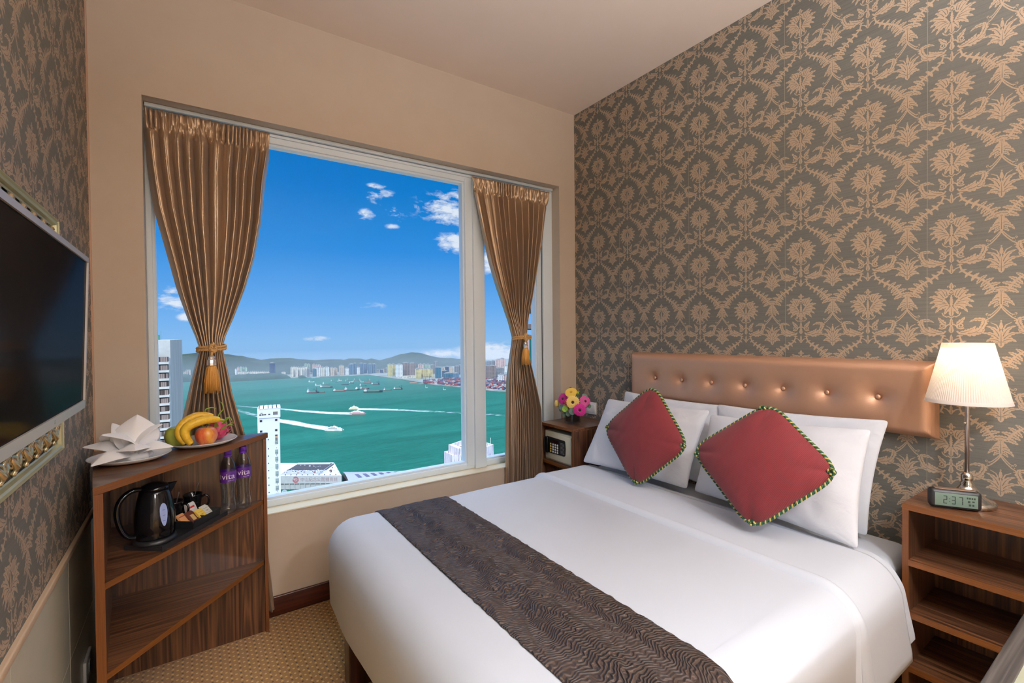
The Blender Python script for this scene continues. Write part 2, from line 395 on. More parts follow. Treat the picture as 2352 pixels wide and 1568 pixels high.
    for i in range(8):
        t = .03+(i/7)**.88*.94; c = gpt(t); n2 = gpt(min(1, t+.03)); c0 = gpt(max(0, t-.03)); dx, dy = n2[0]-c0[0], n2[1]-c0[1]; q = sqrt(dx*dx+dy*dy); dx /= q; dy /= q
        Lh = .034+.078*t**1.1
        for s in (1, -1):
            an = s*radians(80 if s > 0 else 92); ex = dx*cos(an)-dy*sin(an); ey = dx*sin(an)+dy*cos(an)
            mx_, my_ = c[0]+ex*Lh*.55, c[1]+ey*Lh*.55
            A.append(leaf(c, (mx_, my_), (mx_+dx*Lh*.12+ex*Lh*.45, my_+dy*Lh*.12+ey*Lh*.45), Lh*.30, 3, .62, k0=.66))
    # bell under the garlands, and the small palm
    MARK.append(len(VEINS))
    Cc += [leaf((0, -.115), (.0, .0), (0, .15), .026, 5, .6), spiral(.060, .105, .032, -pi*.9, 1.0, .008, 1, 10), ribbon([(.012, .0), (.022, .05), (.02, .10), (.035, .135)], lambda t: .009), leaf((.01, .04), (.05, .04), (.055, .0), .018, 2),
           leaf((.01, -.01), (.055, .01), (.085, -.045), .026, 3), leaf((.015, -.04), (.08, -.03), (.125, -.120), .030, 4, .7), leaf((.01, -.08), (.05, -.085), (.07, -.135), .022, 3), dot(0, -.12, .016, 6)]
    Cc += [leaf((0, -.43), (0, -.37), (0, -.325), .020, 2, k0=.8), dot(0, -.315, .010, 6), ribbon([(.02, -.43), (.045, -.37), (.085, -.345), (.1, -.335)], lambda t: .008*(1-.6*t)), leaf((.012, -.55), (.04, -.40), (.145, -.385), .034, 4, .55, k0=.7),
           leaf((.012, -.58), (.07, -.46), (.190, -.480), .034, 4, .55), leaf((.01, -.60), (.07, -.53), (.145, -.595), .044, 4, .55), leaf((0, -.60), (.03, -.59), (.06, -.615), .022, 2), leaf((0, -.675), (0, -.56), (0, -.42), .034, 3, .6, k0=.8)]
    P = []
    for p in B: P.append(p)
    for p in A: P += [p, [(-x, y) for x, y in p][::-1]]
    for p in Cc:
        P.append([(.5+x, y) for x, y in p])
        P.append([(.5-x, y) for x, y in p][::-1])
    return P
DAM = damask()
VN = []                                   # darker vein down each larger leaf
for n_, (p0, p1, p2, wd) in enumerate(VEINS):
    if wd < .021: continue
    q = ribbon([bez(p0, p1, p2, .10+.72*i/5) for i in range(6)], lambda t: .0045*(1-.7*t))
    if n_ >= MARK[0]: VN += [[(.5+x, y) for x, y in q], [(.5-x, y) for x, y in q][::-1]] if abs(p0[0])+abs(p2[0]) > .001 else [[(.5+x, y) for x, y in q]]
    else: VN += [q, [(-x, y) for x, y in q][::-1]] if abs(p0[0])+abs(p2[0]) > .001 else [q]
def clip_poly(p, ax, lim, keep_less):
    out = []; n = len(p)
    ins = lambda q: (q[ax] <= lim) if keep_less else (q[ax] >= lim)
    for i in range(n):
        a, b2 = p[i], p[(i+1) % n]; ia, ib = ins(a), ins(b2)
        if ia: out.append(a)
        if ia != ib:
            t = (lim-a[ax])/(b2[ax]-a[ax]); out.append((a[0]+(b2[0]-a[0])*t, a[1]+(b2[1]-a[1])*t))
    return out
def wallpaper(mb, X, sgn, y0, y1, z0, z1, ph_y, ph_z, S=.2665):
    k0 = int(math.floor((y0-ph_y)/S))-1; k1 = int(math.ceil((y1-ph_y)/S))+1
    r0 = int(math.floor((z0-ph_z)/S))-1; r1 = int(math.ceil((z1-ph_z)/S))+1
    for k in range(k0, k1+1):
        for r in range(r0, r1+2):
            oy, oz = ph_y+k*S, ph_z+r*S
            for j, p in enumerate(DAM+VN):
                q = [(oy+x*S, oz+y*S) for x, y in p]
                ys = [a[0] for a in q]; zs = [a[1] for a in q]
                if max(ys) <= y0 or min(ys) >= y1 or max(zs) <= z0 or min(zs) >= z1: continue
                if max(ys) > y1: q = clip_poly(q, 0, y1, True)
                if min(ys) < y0: q = clip_poly(q, 0, y0, False)
                if max(zs) > z1: q = clip_poly(q, 1, z1, True)
                if min(zs) < z0: q = clip_poly(q, 1, z0, False)
                if len(q) < 3: continue
                vn = j >= len(DAM); xx = X+sgn*(.00032 if vn else .00010+.000004*(j % 40))
                mb.add([(xx, a, c) for a, c in q], [list(range(len(q)))], 0 if vn else 1)
mb = MB(); mb.box(XR, XR+.2, YB, YW, 0, ZC); wallpaper(mb, XR, -1, -.6, YW-.001, .05, ZC-.001, .539, 1.527)
for sy in (.61, .61+.533*1, .61+.533*2, .61+.533*3): mb.box(XR-.0008, XR, sy-.0007, sy+.0007, 0, ZC, 2)
struct('wall_right', mb, [M_paper, M_gold, pmat('wallpaper_seam', rgb(150, 138, 120), .7)])
mb = MB(); mb.box(XL-.2, XL, YB, YW, .72, ZC); wallpaper(mb, XL, 1, .4, YW-.001, .725, ZC-.001, .45, 1.40)
struct('wall_left', mb, [M_paper, M_gold])
mb = MB(); mb.box(XL-.2, XL, YB, YW, 0, .70, 0)
for yy in (-.9, -.3, .3, .9, 1.5, 2.1): mb.box(XL, XL+.0006, yy-.001, yy+.001, 0, .70, 1)
mb.box(XL, XL+.0006, YB, YW, .349, .351, 1)
struct('wall_left_tiles', mb, [M_tile, pmat('tile_grout', rgb(176, 170, 150), .8)])
mb = MB(); mb.box(XL-.2, XL+.012, YB, YW, .70, .722, 0, bev=.004); struct('trim_1', mb, pmat('beige_dado_strip', rgb(206, 178, 146), .45))
mb = MB(); mb.box(XL, XL+.005, YW-.010, YW, .722, ZC, 0); struct('trim_2', mb, pmat('beige_corner_strip', rgb(186, 150, 124), .6))
mb = MB(); mb.box(XL, XR, YW-.016, YW, 0, .10, 0, bev=.004); struct('baseboard_window', mb, M_skirt)
mb = MB(); mb.box(XR-.016, XR, YB, YW-.016, 0, .10, 0, bev=.004); struct('baseboard_right', mb, M_skirt)
# sill board
mb = MB(); mb.box(OX0, OX1, YW-.006, FY+.01, OZ0-.002, OZ0+.004, 0); struct('trim_3', mb, pmat('cream_sill_board', rgb(232, 218, 188), .5))

# ---- window
wn = bpy.data.objects.new('window_1', None); COL.objects.link(wn); wn['kind'] = 'structure'; wn.location = (1.03, FY, OZ0)
def wpart(name, mb, mats, par=None):
    o = mb.build(name, mats, par or wn)
    if par is None or par is wn:
        o.location = (-1.03, -FY, -OZ0)
    return o
mb = MB()
GX0, GX1, GX2, GX3, GZ0, GZ1 = -.128, 1.492, 1.640, 2.085, .572, 2.412
y0, y1 = FY, FY+.07
mb.box(OX0, OX1, y0, y1, GZ1+.012, OZ1, bev=.003); mb.box(OX0, OX1, y0, y1, OZ0+.004, GZ0-.012, bev=.003)
mb.box(OX0, GX0-.012, y0, y1, GZ0-.012, GZ1+.012, bev=.003); mb.box(GX3+.012, GX3+.052, y0, y1, GZ0-.012, GZ1+.012, bev=.003); mb.box(GX3+.062, OX1, y0-.01, y1, OZ0+.004, OZ1, bev=.003)
mb.box(GX1+.012, GX2-.012, y0-.004, y1, GZ0-.03, GZ1+.03, bev=.003); mb.box(1.556, 1.640, y0-.022, y0, OZ0+.004, OZ1-.03, bev=.004)
mb.box(OX0, OX1, y0-.012, y0, OZ1-.036, OZ1-.022, bev=.002)
for a, b2 in ((GX0, GX1), (GX2, GX3)):
    mb.box(a-.013, b2+.013, y0+.012, y1-.01, GZ1, GZ1+.013); mb.box(a-.013, b2+.013, y0+.012, y1-.01, GZ0-.013, GZ0)
    mb.box(a-.013, a, y0+.012, y1-.01, GZ0, GZ1); mb.box(b2, b2+.013, y0+.012, y1-.01, GZ0, GZ1)
wf = wpart('window_frame', mb, M_frame)
mb = MB(); mb.box(GX3+.052, GX3+.062, y0+.005, y1, OZ0+.004, OZ1); wpart('gasket', mb, M_gasket)
for a, b2 in ((GX0, GX1), (GX2, GX3)):
    mb = MB(); mb.box(a-.005, b2+.005, y0+.034, y0+.040, GZ0-.005, GZ1+.005); wpart('pane', mb, M_glass)

# fittings for the added drum lamps behind the photographer
M_drum = bpy.data.materials.new('cream_drum_shade_cloth'); M_drum.use_nodes = True; t = NT(M_drum.node_tree); t.n.clear()
df = t.new('ShaderNodeBsdfDiffuse'); df.inputs[0].default_value = rgb(240, 236, 230); tl = t.new('ShaderNodeBsdfTranslucent'); tl.inputs[0].default_value = rgb(248, 246, 242)
mx = t.new('ShaderNodeMixShader'); mx.inputs[0].default_value = .6; t.l.new(df.outputs[0], mx.inputs[1]); t.l.new(tl.outputs[0], mx.inputs[2]); t.l.new(mx.outputs[0], t.new('ShaderNodeOutputMaterial').inputs[0])
for i, ((lx, ly, lz), r, p, pu) in enumerate(ADDED_PENDANTS):
    th = thing('added_pendant_lamp', 'added unseen cream drum pendant lamp, %s' % ('the one nearer the television wall' if i == 0 else 'the one nearer the headboard wall'), 'lamp', (lx, ly, lz))
    mb = MB(); mb.lathe([(r, -.10), (r, .10)], n=48, cap=False); mb.build('drum_shade', M_drum, th)
    mb = MB(); mb.lathe([(.02, .066), (.19, .066), (.19, .070), (.02, .070)], n=40); mb.build('uplight_disc', M_plastic, th)
    mb = MB(); mb.lathe([(.004, .105), (.004, ZC-lz-.03)], n=10, cap=False); mb.lathe([(.05, ZC-lz-.03), (.06, ZC-lz)], n=24); mb.build('cord_and_rose', M_plastic, th)
th = thing('added_floor_lamp', 'added unseen standing fill lamp with cream drum shade behind the photographer', 'lamp', (ADDED_FLOOR_LAMP[0], ADDED_FLOOR_LAMP[1], 0))
mb = MB(); mb.lathe([(.20, ADDED_FLOOR_LAMP[2]-.16), (.17, ADDED_FLOOR_LAMP[2]+.16)], n=48, cap=False); mb.build('lamp_shade', M_drum, th)
mb = MB(); mb.lathe([(.001, 0), (.15, 0), (.15, .02), (.02, .035), (.012, .05), (.012, ADDED_FLOOR_LAMP[2]-.12), (.001, ADDED_FLOOR_LAMP[2]-.12)], n=32); mb.build('pole', M_silver, th)
# ------------------------------------------------------------------ bed
BX0, BX1, BY0, BY1, BZ = .475, 2.33, .585, 2.235, .60
M_linen = pmat('white_bed_linen', rgb(206, 211, 219), .8, sheen=.2); t, b = nodes(M_linen)
oc = objco(t); bump(t, b, t.math('ADD', t.noise(oc, 2.6, 3, .5), t.math('MULTIPLY', t.noise(oc, 9, 3, .6), .12)), .28, .03)
M_pillow = pmat('white_pillow_cotton', rgb(218, 221, 228), .8, sheen=.2); t, b = nodes(M_pillow)
oc = objco(t); bump(t, b, t.math('ADD', t.noise(oc, 5, 3, .55, .6), t.math('MULTIPLY', t.noise(oc, 16, 3, .6, 1), .2)), .35, .03)
M_mahog = wood('dark_mahogany_bed_wood', rgb(30, 14, 10), rgb(48, 24, 17), rgb(66, 34, 24), 'z', .3)
bed = thing('bed', 'double bed with mattress under white linen on dark wooden board legs', 'bed', (1.4, 1.4, 0))
def inparent(o, par): o.matrix_parent_inverse = par.matrix_basis.inverted() if not par.parent else o.matrix_parent_inverse; return o
def bpart(name, mb, mats, par, **k):
    o = mb.build(name, mats, par, **k); o.location = -par.location if par.parent is None else (0, 0, 0); return o
mb = MB(); mb.box(.56, 2.33, .66, 2.16, .22, .30, bev=.01); bpart('bed_base', mb, M_mahog, bed)
for y in (1.905, .75):
    mb = MB(); mb.box(.50, .78, y, y+.075, 0, .275, bev=.006); bpart('leg', mb, M_mahog, bed)
mb = MB(); mb.box(2.0, 2.25, 1.9, 1.97, 0, .22, bev=.006); bpart('leg', mb, M_mahog, bed)
mb = MB(); mb.box(2.0, 2.25, .75, .82, 0, .22, bev=.006); bpart('leg', mb, M_mahog, bed)
def rounded_box(x0, x1, y0, y1, z0, z1, rtop, rv, seg=8, open_bottom=False):
    bm = bmesh.new(); bmesh.ops.create_cube(bm, size=1)
    for v in bm.verts: v.co = ((x0+x1)/2+v.co.x*(x1-x0), (y0+y1)/2+v.co.y*(y1-y0), (z0+z1)/2+v.co.z*(z1-z0))
    ve = [e for e in bm.edges if abs(e.verts[0].co.z-e.verts[1].co.z) > .01]
    bmesh.ops.bevel(bm, geom=ve, offset=rv, segments=seg, profile=.5, affect='EDGES')
    te = [e for e in bm.edges if all(abs(v.co.z-z1) < 1e-5 for v in e.verts) and len(e.link_faces) == 2]
    bmesh.ops.bevel(bm, geom=te, offset=rtop, segments=seg, profile=.5, affect='EDGES')
    if open_bottom:
        bmesh.ops.delete(bm, geom=[f for f in bm.faces if f.normal.z < -.9], context='FACES')
    return bm
mb = MB(); mb.bm(rounded_box(.56, 2.335, .625, 2.19, .30, .575, .05, .06), smooth=True); bpart('mattress', mb, M_linen, bed)

# duvet: one cross section carried along the bed, rounded over the foot
def bed_section(s, h, y0, y1, z0, r):
    """s in 0..1 from near hem over the top to far hem; h raises the cloth"""
    pts = [(y0-.012, z0)]
    for i in range(7): pts.append((y0-.012*(1-i/6.0), z0+(BZ-r-z0)*(i+1)/7))
    for i in range(1, 10): a = pi/2*i/9; pts.append((y0+r-r*cos(a), BZ-r+r*sin(a)))
    for i in range(1, 24): pts.append((y0+r+(y1-y0-2*r)*i/24, BZ))
    for i in range(0, 10): a = pi/2*i/9; pts.append((y1-r+r*sin(a), BZ-r+r*cos(a)))
    for i in range(1, 7): pts.append((y1, BZ-r-(BZ-r-z0)*i/6))
    return pts
SECT = bed_section(0, 0, BY0, BY1, .26, .115)
def cloth_band(xa, xb, off, nx, hem=None, roll=False, zlow=None):
    """band of cloth across the bed between x=xa and xb; the sides hang slanted towards the head"""
    mb = MB(); P = SECT; n = len(P)
    vs = []
    for i in range(nx+1):
        u = i/nx
        for j, (y, z) in enumerate(P):
            # outward normal in the section
            a = P[max(0, j-1)]; c = P[min(n-1, j+1)]; ty, tz = c[0]-a[0], c[1]-a[1]; q = sqrt(ty*ty+tz*tz); ny, nz = -tz/q, ty/q
            if nz < -.2: ny, nz = -ny, -nz
            o = off(u) if callable(off) else off
            drop = max(0, BZ-.06-z)
            x = xa+(xb-xa)*u + drop*.22*u*(1 if y < 1.3 else .2)
            zz = z
            if zlow is not None and z < BZ-.1: zz = (BZ-.1)-(BZ-.1-z)*zlow
            wob = .004*noise.noise(Vector((x*3, y*3, z*4)))
            vs.append((x, y+ny*(o+wob), zz+nz*(o+wob)))
    fs = []
    for i in range(nx):
        for j in range(n-1): fs.append((i*n+j, (i+1)*n+j, (i+1)*n+j+1, i*n+j+1))
    mb.add(vs, fs, 0, True); return mb
# main duvet as a rounded body
mb = MB(); bm = rounded_box(BX0, 2.12, BY0, BY1, .262, BZ, .115, .13, 10, True)
bmesh.ops.bisect_plane(bm, geom=bm.verts[:]+bm.edges[:]+bm.faces[:], plane_co=(1.97, 0, 0), plane_no=(1, 0, 0), clear_outer=True)
bmesh.ops.subdivide_edges(bm, edges=[e for e in bm.edges if e.calc_length() > .25], cuts=14, use_grid_fill=True)
for v in bm.verts:
    k = max(0, (BZ-.05-v.co.z))
    if v.co.y < 1.0: v.co.x += k*.20*max(0, (v.co.x-1.0)/.7)*(1 if v.co.x < 1.7 else 1)
    v.co += Vector((0, 0, .005*noise.noise(v.co*2.3)))
    if v.co.z < .30 and v.co.x < .6: v.co.x += .012*noise.noise(Vector((v.co.y*3, 0, 5)))
mb.bm(bm, smooth=True)
duvet = mb.build('duvet', M_linen); tag(duvet, 'smooth white duvet covering the bed and hanging over its foot', 'duvet')
sm = duvet.modifiers.new('thick', 'SOLIDIFY'); sm.thickness = .012; sm.offset = -1
mb = cloth_band(1.655, 2.0, lambda u: .012-.003*u, 34)
fold = mb.build('duvet_turndown', M_linen, duvet)
sm = fold.modifiers.new('thick', 'SOLIDIFY'); sm.thickness = .009; sm.offset = -1
mb = cloth_band(1.640, 1.690, lambda u: -.008+.026*sin(pi*(.0+.80*u))**.7, 16); mb.build('hem', M_linen, fold)
mb = cloth_band(1.98, 2.04, .004, 6, zlow=.75); mb.build('sheet', M_linen, bed).location = -bed.location

# runner
M_run = pmat('dark_brown_crinkled_runner_cloth', rgb(60, 46, 38), .5, sheen=.05, spec=.35); t, b = nodes(M_run)
oc = objco(t); wx, wy, wz = t.xyz(oc)
zig = t.math('MULTIPLY', t.math('SINE', t.math('MULTIPLY', wx, 42.0)), .016)
zn = t.math('MULTIPLY', t.noise(t.scale(oc, (9, 5, 5)), 1.0, 3, .6), .14)
ph = t.math('ADD', t.math('ADD', wy, t.math('MULTIPLY', wz, -1.0)), t.math('ADD', zig, zn))
rid = t.math('SINE', t.math('MULTIPLY', ph, 2*pi/.0105))
mk = t.noise(t.scale(oc, (26, 60, 60)), 1.0, 3, .6)
cmk = t.math('POWER', t.math('ABSOLUTE', t.math('SINE', t.math('MULTIPLY', t.math('ADD', wx, .02), pi/.19))), 1.4)
h = t.math('MULTIPLY', t.math('ADD', rid, t.math('MULTIPLY', mk, 2.0)), t.math('ADD', t.math('MULTIPLY', cmk, .8), .22))
t.l.new(t.ramp(t.math('MULTIPLY', t.math('ADD', h, 1.2), .36), [(.1, rgb(38, 29, 24)), (.5, rgb(60, 46, 39)), (1, rgb(84, 66, 56))]), b.inputs['Base Color'])
bump(t, b, h, 1.0, .006)
def runner(xa, xb, nx, off):
    mb = MB(); P = SECT; n = len(P); vs = []
    NY = 260
    # resample
    L = [0]
    for i in range(1, n): L.append(L[-1]+sqrt((P[i][0]-P[i-1][0])**2+(P[i][1]-P[i-1][1])**2))
    Q = []; j = 0
    for i in range(NY+1):
        s = L[-1]*i/NY
        while j < n-2 and L[j+1] < s: j += 1
        q = (s-L[j])/(L[j+1]-L[j]); Q.append((P[j][0]+(P[j+1][0]-P[j][0])*q, P[j][1]+(P[j+1][1]-P[j][1])*q))
    fs = []
    for i in range(nx+1):
        u = i/nx
        for j, (y, z) in enumerate(Q):
            a = Q[max(0, j-1)]; c = Q[min(NY, j+1)]; ty, tz = c[0]-a[0], c[1]-a[1]; q = sqrt(ty*ty+tz*tz) or 1; ny, nz = -tz/q, ty/q
            if nz < -.2: ny, nz = -ny, -nz
            x = xa+(xb-xa)*u
            ed = .003*noise.noise(Vector((j*.35, u*3, 1))) if i in (0, nx) else 0
            w_ = off+.0035*noise.noise(Vector((x*14, y*40+noise.noise(Vector((x*12, y*4, 0)))*3, z*40)))
            vs.append((x+ed*1.2, y+ny*w_, z+nz*w_))
    m_ = NY+1
    for i in range(nx):
        for j in range(NY): fs.append((i*m_+j, (i+1)*m_+j, (i+1)*m_+j+1, i*m_+j+1))
    mb.add(vs, fs, 0, True); return mb
rn = runner(.700, 1.052, 60, .0065).build('bed_runner', M_run); tag(rn, 'dark brown crinkled cloth runner laid across the foot half of the bed', 'bed runner')
sm = rn.modifiers.new('thick', 'SOLIDIFY'); sm.thickness = .004; sm.offset = -1

# ------------------------------------------------------------------ cushions
def cushion_mesh(c, thick, n_exp, dirn, N=44, prof=.42, pinch=0.0, wr=.006, seed=0, bulge=1.0, flat_back=.35):
    """c: four corners TL, TR, BR, BL; thick: half thickness; n_exp: roundness of the outline"""
    TL, TR, BR, BL = [Vector(q) for q in c]
    nrm = ((TR-BL).cross(TL-BR)).normalized()
    if nrm.dot(Vector(dirn)) < 0: nrm = -nrm
    mb = MB()
    def outline(u, v):
        mx_ = max(abs(u), abs(v))
        if mx_ < 1e-6: return u, v
        cu, cv = u/mx_, v/mx_
        r = (abs(cu)**n_exp+abs(cv)**n_exp)**(-1/n_exp)
        u2, v2 = cu*r*mx_, cv*r*mx_
        u2 *= 1-pinch*(1-v2*v2); v2 *= 1-pinch*(1-(u/ max(1e-6, 1))**2)
        return u2, v2
    for side in (1, -1):
        def fn(a, b_):
            u, v = a*2-1, b_*2-1
            # cluster towards the rim
            u = sin(u*pi/2); v = sin(v*pi/2)
            u2, v2 = outline(u, v)
            P = (BL*(1-u2)*(1-v2)+BR*(1+u2)*(1-v2)+TR*(1+u2)*(1+v2)+TL*(1-u2)*(1+v2))/4
            h = max(0.0, (1-u*u)*(1-v*v))**prof
            k = thick*h*(1 if side > 0 else flat_back)
            k += wr*noise.noise(Vector((u*2.2+seed, v*2.2, side*3)))*h+wr*.5*noise.noise(Vector((u*6+seed, v*6, side)))*h
            return P+nrm*k*side
        mb.grid(fn, N, N, 0, True, flip=(side < 0))
    return mb, outline, (TL, TR, BR, BL), nrm
def pillow(c, label, seed, thick=.085):
    cen = sum((Vector(q) for q in c), Vector())/4
    mb, *_ = cushion_mesh(c, thick, 40, (-1, 0, .4), N=44, prof=.44, pinch=.045, wr=.014, seed=seed, flat_back=.55)
    o = mb.build('pillow', M_pillow, recalc=True)
    return tag(o, label, 'pillow', 'white pillows against the headboard')
# corners: top-left, top-right, bottom-right, bottom-left as seen from the foot
pillow([(2.262, 2.055, 1.050), (2.275, 1.395, 1.035), (2.20, 1.42, .62), (2.20, 2.10, .62)], 'white pillow standing behind, at the window end of the bed', 1, .05)
pillow([(2.262, 1.425, 1.040), (2.25, .690, 1.062), (2.20, .745, .60), (2.20, 1.41, .60)], 'white pillow standing behind, at the lamp end of the bed', 2, .05)
pillow([(2.165, 2.105, 1.005), (2.16, 1.40, 1.020), (2.055, 1.462, .625), (1.985, 2.15, .625)], 'white pillow leaning in front, beside the nightstand with the safe', 3, .075)
pillow([(2.165, 1.400, 1.000), (2.145, .712, 1.035), (2.0, .705, .615), (2.06, 1.425, .625)], 'white pillow leaning in front, nearest the table lamp', 4, .08)

M_red = pmat('red_ribbed_cushion_cloth', rgb(110, 30, 35), .8, sheen=.12); t, b = nodes(M_red)
oc = objco(t); xx, yy, zz = t.xyz(oc)
rb = t.math('SINE', t.math('MULTIPLY', t.math('ADD', yy, t.math('MULTIPLY', zz, .55)), 2*pi/.0052))
t.l.new(t.mix(t.math('MULTIPLY', t.math('ADD', rb, 1), .5), rgb(98, 25, 31), rgb(124, 37, 42)), b.inputs['Base Color']); bump(t, b, rb, .25, .001)
M_cgreen = pmat('dark_green_cord', rgb(30, 74, 44), .55); M_cyel = pmat('pale_yellow_cord', rgb(206, 190, 110), .5)
def red_cushion(c, label, knots):
    cen = sum((Vector(q) for q in c), Vector())/4
    root = thing('red_cushion', label, 'cushion', cen)
    mb, outline, (TL, TR, BR, BL), nrm = cushion_mesh(c, .072, 5.2, (-1, 0, .4), N=46, prof=.46, pinch=.03, wr=.006, seed=9, flat_back=.8)
    o = mb.build('cover', M_red, root, recalc=True); o.location = -cen
    path = []
    NP = 420
    for i in range(NP):
        a = 2*pi*i/NP; cu, cv = cos(a), sin(a); q = max(abs(cu), abs(cv)); u2, v2 = outline(cu/q, cv/q)
        path.append((BL*(1-u2)*(1-v2)+BR*(1+u2)*(1-v2)+TR*(1+u2)*(1+v2)+TL*(1-u2)*(1+v2))/4)
    # resample evenly
    L = [0]
    for i in range(NP): L.append(L[-1]+(path[(i+1) % NP]-path[i]).length)
    tot = L[-1]; NS = 1100; Q = []; j = 0
    for i in range(NS):
        s = tot*i/NS
        while L[j+1] < s: j += 1
        q = (s-L[j])/(L[j+1]-L[j]); Q.append(path[j].lerp(path[(j+1) % NP], q))
    turns = round(tot/.020)
    mb = MB()
    for ph_, mi, rr in ((0, 0, .0037), (2*pi/3, 0, .0037), (4*pi/3, 1, .0034)):
        pts = []
        for i, p in enumerate(Q):
            tg = (Q[(i+1) % NS]-Q[i-1]).normalized(); sd = tg.cross(nrm).normalized()
            out_ = sd if sd.dot(p-cen) > 0 else -sd
            a = 2*pi*turns*i/NS+ph_
            pts.append(p+out_*.002+sd*cos(a)*.0038+nrm*sin(a)*.0038)
        mb.tube(pts, rr, 6, mi, closed=True)
    o = mb.build('twisted_cord', [M_cgreen, M_cyel], root); o.location = -cen
    for kx in knots:
        p = Q[int(kx*NS) % NS]; mb = MB()
        for k in range(3):
            a0 = k*1.1
            ring = [p+nrm*(.004*sin(3*a+a0)+.006)+((TR-TL).normalized()*cos(a+a0)*.011+(TL-BL).normalized()*sin(a+a0)*(.007+.002*k)) for a in [2*pi*q/28 for q in range(28)]]
            mb.tube(ring, .0036, 6, k % 2, closed=True)
        o = mb.build('cord_knot', [M_cgreen, M_cyel], root); o.location = -cen
    return root
# TL.. given as the diamond's own corners: top, right, bottom, left
red_cushion([(2.015, 1.632, 1.150), (1.955, 1.372, .868), (1.915, 1.672, .598), (1.965, 1.955, .870)], 'red ribbed cushion with twisted cord edging, the smaller one near the window', (.125, .625, .875))
red_cushion([(1.985, 1.010, 1.125), (1.905, .715, .905), (1.800, .990, .630), (1.885, 1.325, .880)], 'red ribbed cushion with knotted green and yellow cord, the larger one near the lamp', (.125, .375, .625, .875))

# ------------------------------------------------------------------ headboard
M_leather = pmat('copper_metallic_leatherette', rgb(214, 168, 138), .40, metal=.6, coat=.15); t, b = nodes(M_leather)
oc = objco(t); xx, yy, zz = t.xyz(oc)
wv = t.math('MULTIPLY', t.math('SINE', t.math('MULTIPLY', t.math('ADD', yy, zz), 2*pi/.006)), t.math('SINE', t.math('MULTIPLY', t.math('SUBTRACT', yy, zz), 2*pi/.006)))
bump(t, b, wv, .22, .0008)
HY0, HY1, HZ0, HZ1, HX = .572, 2.083, .993, 1.292, 2.322
BTN = [1.891-.189*i for i in range(7)]
hb = thing('headboard', 'long copper leatherette headboard panel with seven sunken buttons on the wall', 'headboard', (XR, 1.33, HZ0))
def hb_fn(u, v):
    y = HY0+(HY1-HY0)*u; z = HZ0+(HZ1-HZ0)*v
    e = min(y-HY0, HY1-y, z-HZ0, HZ1-z)
    d = .052*(1-(1-min(1, e/.05))**2.6)**.6 if e > 0 else 0
    for yb in BTN:
        r = sqrt(((y-yb)/1.15)**2+(z-1.14)**2)
        d -= (.014*math.exp(-(r/.060)**1.8)+.020*math.exp(-(r/.024)**1.3)) if r < .2 else 0
    puff = .006*sin(pi*u*1.0)*sin(pi*v)
    return (XR-.008-d-puff, y, z)
mb = MB(); mb.grid(hb_fn, 330, 76, flip=True); mb.box(XR-.009, XR, HY0, HY1, HZ0, HZ1)
o = mb.build('padded_panel', M_leather, hb); o.location = -hb.location
for yb in BTN:
    mb = MB(); mb.ball((XR-.033-.006, yb, 1.14), .0105, n=18, sx=.6); o = mb.build('button', M_leather, hb); o.location = -hb.location

# ------------------------------------------------------------------ nightstand with the safe
NS = thing('nightstand', 'walnut nightstand in the corner holding the safe and the flowers', 'nightstand', (2.19, 2.42, 0))
def npart(name, mb, mats, root): o = mb.build(name, mats, root); o.location = -root.location; return o
X0, X1, Ya, Yb, ZT = 2.0, 2.383, 2.252, 2.60, .806
mb = MB(); mb.box(X0+.004, X1, Ya, Yb, ZT-.018, ZT); mb.box(X0, X0+.004, Ya, Yb, ZT-.018, ZT, 1); npart('top', mb, [M_waly, M_edge], NS)
for y in (Ya, Yb-.018):
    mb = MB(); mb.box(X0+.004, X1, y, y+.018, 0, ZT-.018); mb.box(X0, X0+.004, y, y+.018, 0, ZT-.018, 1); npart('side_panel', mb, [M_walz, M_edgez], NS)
mb = MB(); mb.box(X0+.004, X1, Ya+.018, Yb-.018, .534, .552); mb.box(X0, X0+.004, Ya+.018, Yb-.018, .534, .552, 1); npart('shelf', mb, [M_waly, M_edge], NS)
mb = MB(); mb.box(X1-.012, X1, Ya+.018, Yb-.018, .02, ZT-.018); npart('back_panel', mb, M_walz, NS)
mb = MB(); mb.box(X0+.03, X0+.042, Ya+.018, Yb-.018, .05, .534); npart('front_panel', mb, M_walz, NS)

SF = thing('safe', 'cream electronic hotel safe with black keypad inside the corner nightstand', 'safe', (2.15, 2.43, .552))
M_safe = pmat('cream_enamelled_steel', rgb(214, 210, 186), .4)
a, b2, z0, z1 = 2.286, 2.574, .553, .752
mb = MB(); mb.box(2.026, 2.34, a, b2, z0, z1, bev=.003); npart('body', mb, M_safe, SF)
mb = MB(); mb.box(2.018, 2.026, a+.012, b2-.012, z0+.012, z1-.012, bev=.002)
door = npart('door', mb, M_safe, SF)
pan = [(2.352, .616), (2.348, .66), (2.353, .706), (2.36, .712), (2.54, .716), (2.556, .70), (2.562, .655), (2.554, .615), (2.544, .606), (2.36, .609)]
mb = MB(); mb.prism(pan, 0, .004, 0, Matrix(((0, 0, -1, 2.018), (1, 0, 0, 0), (0, 1, 0, 0), (0, 0, 0, 1)))); mb2 = mb.build('keypad_panel', M_blackm, SF, recalc=True); mb2.location = -SF.location
mb = MB(); mb.box(1.996, 2.014, 2.515, 2.552, .605, .715, bev=.007); npart('handle', mb, M_black, SF)
mb = MB(); mb.box(2.012, 2.0142, 2.418, 2.482, .682, .700); npart('display', mb, pmat('dark_red_display', rgb(44, 14, 14), .15), SF)
M_key = pmat('white_key', rgb(230, 230, 226), .4); M_keyy = pmat('yellow_key', rgb(224, 196, 96), .4)
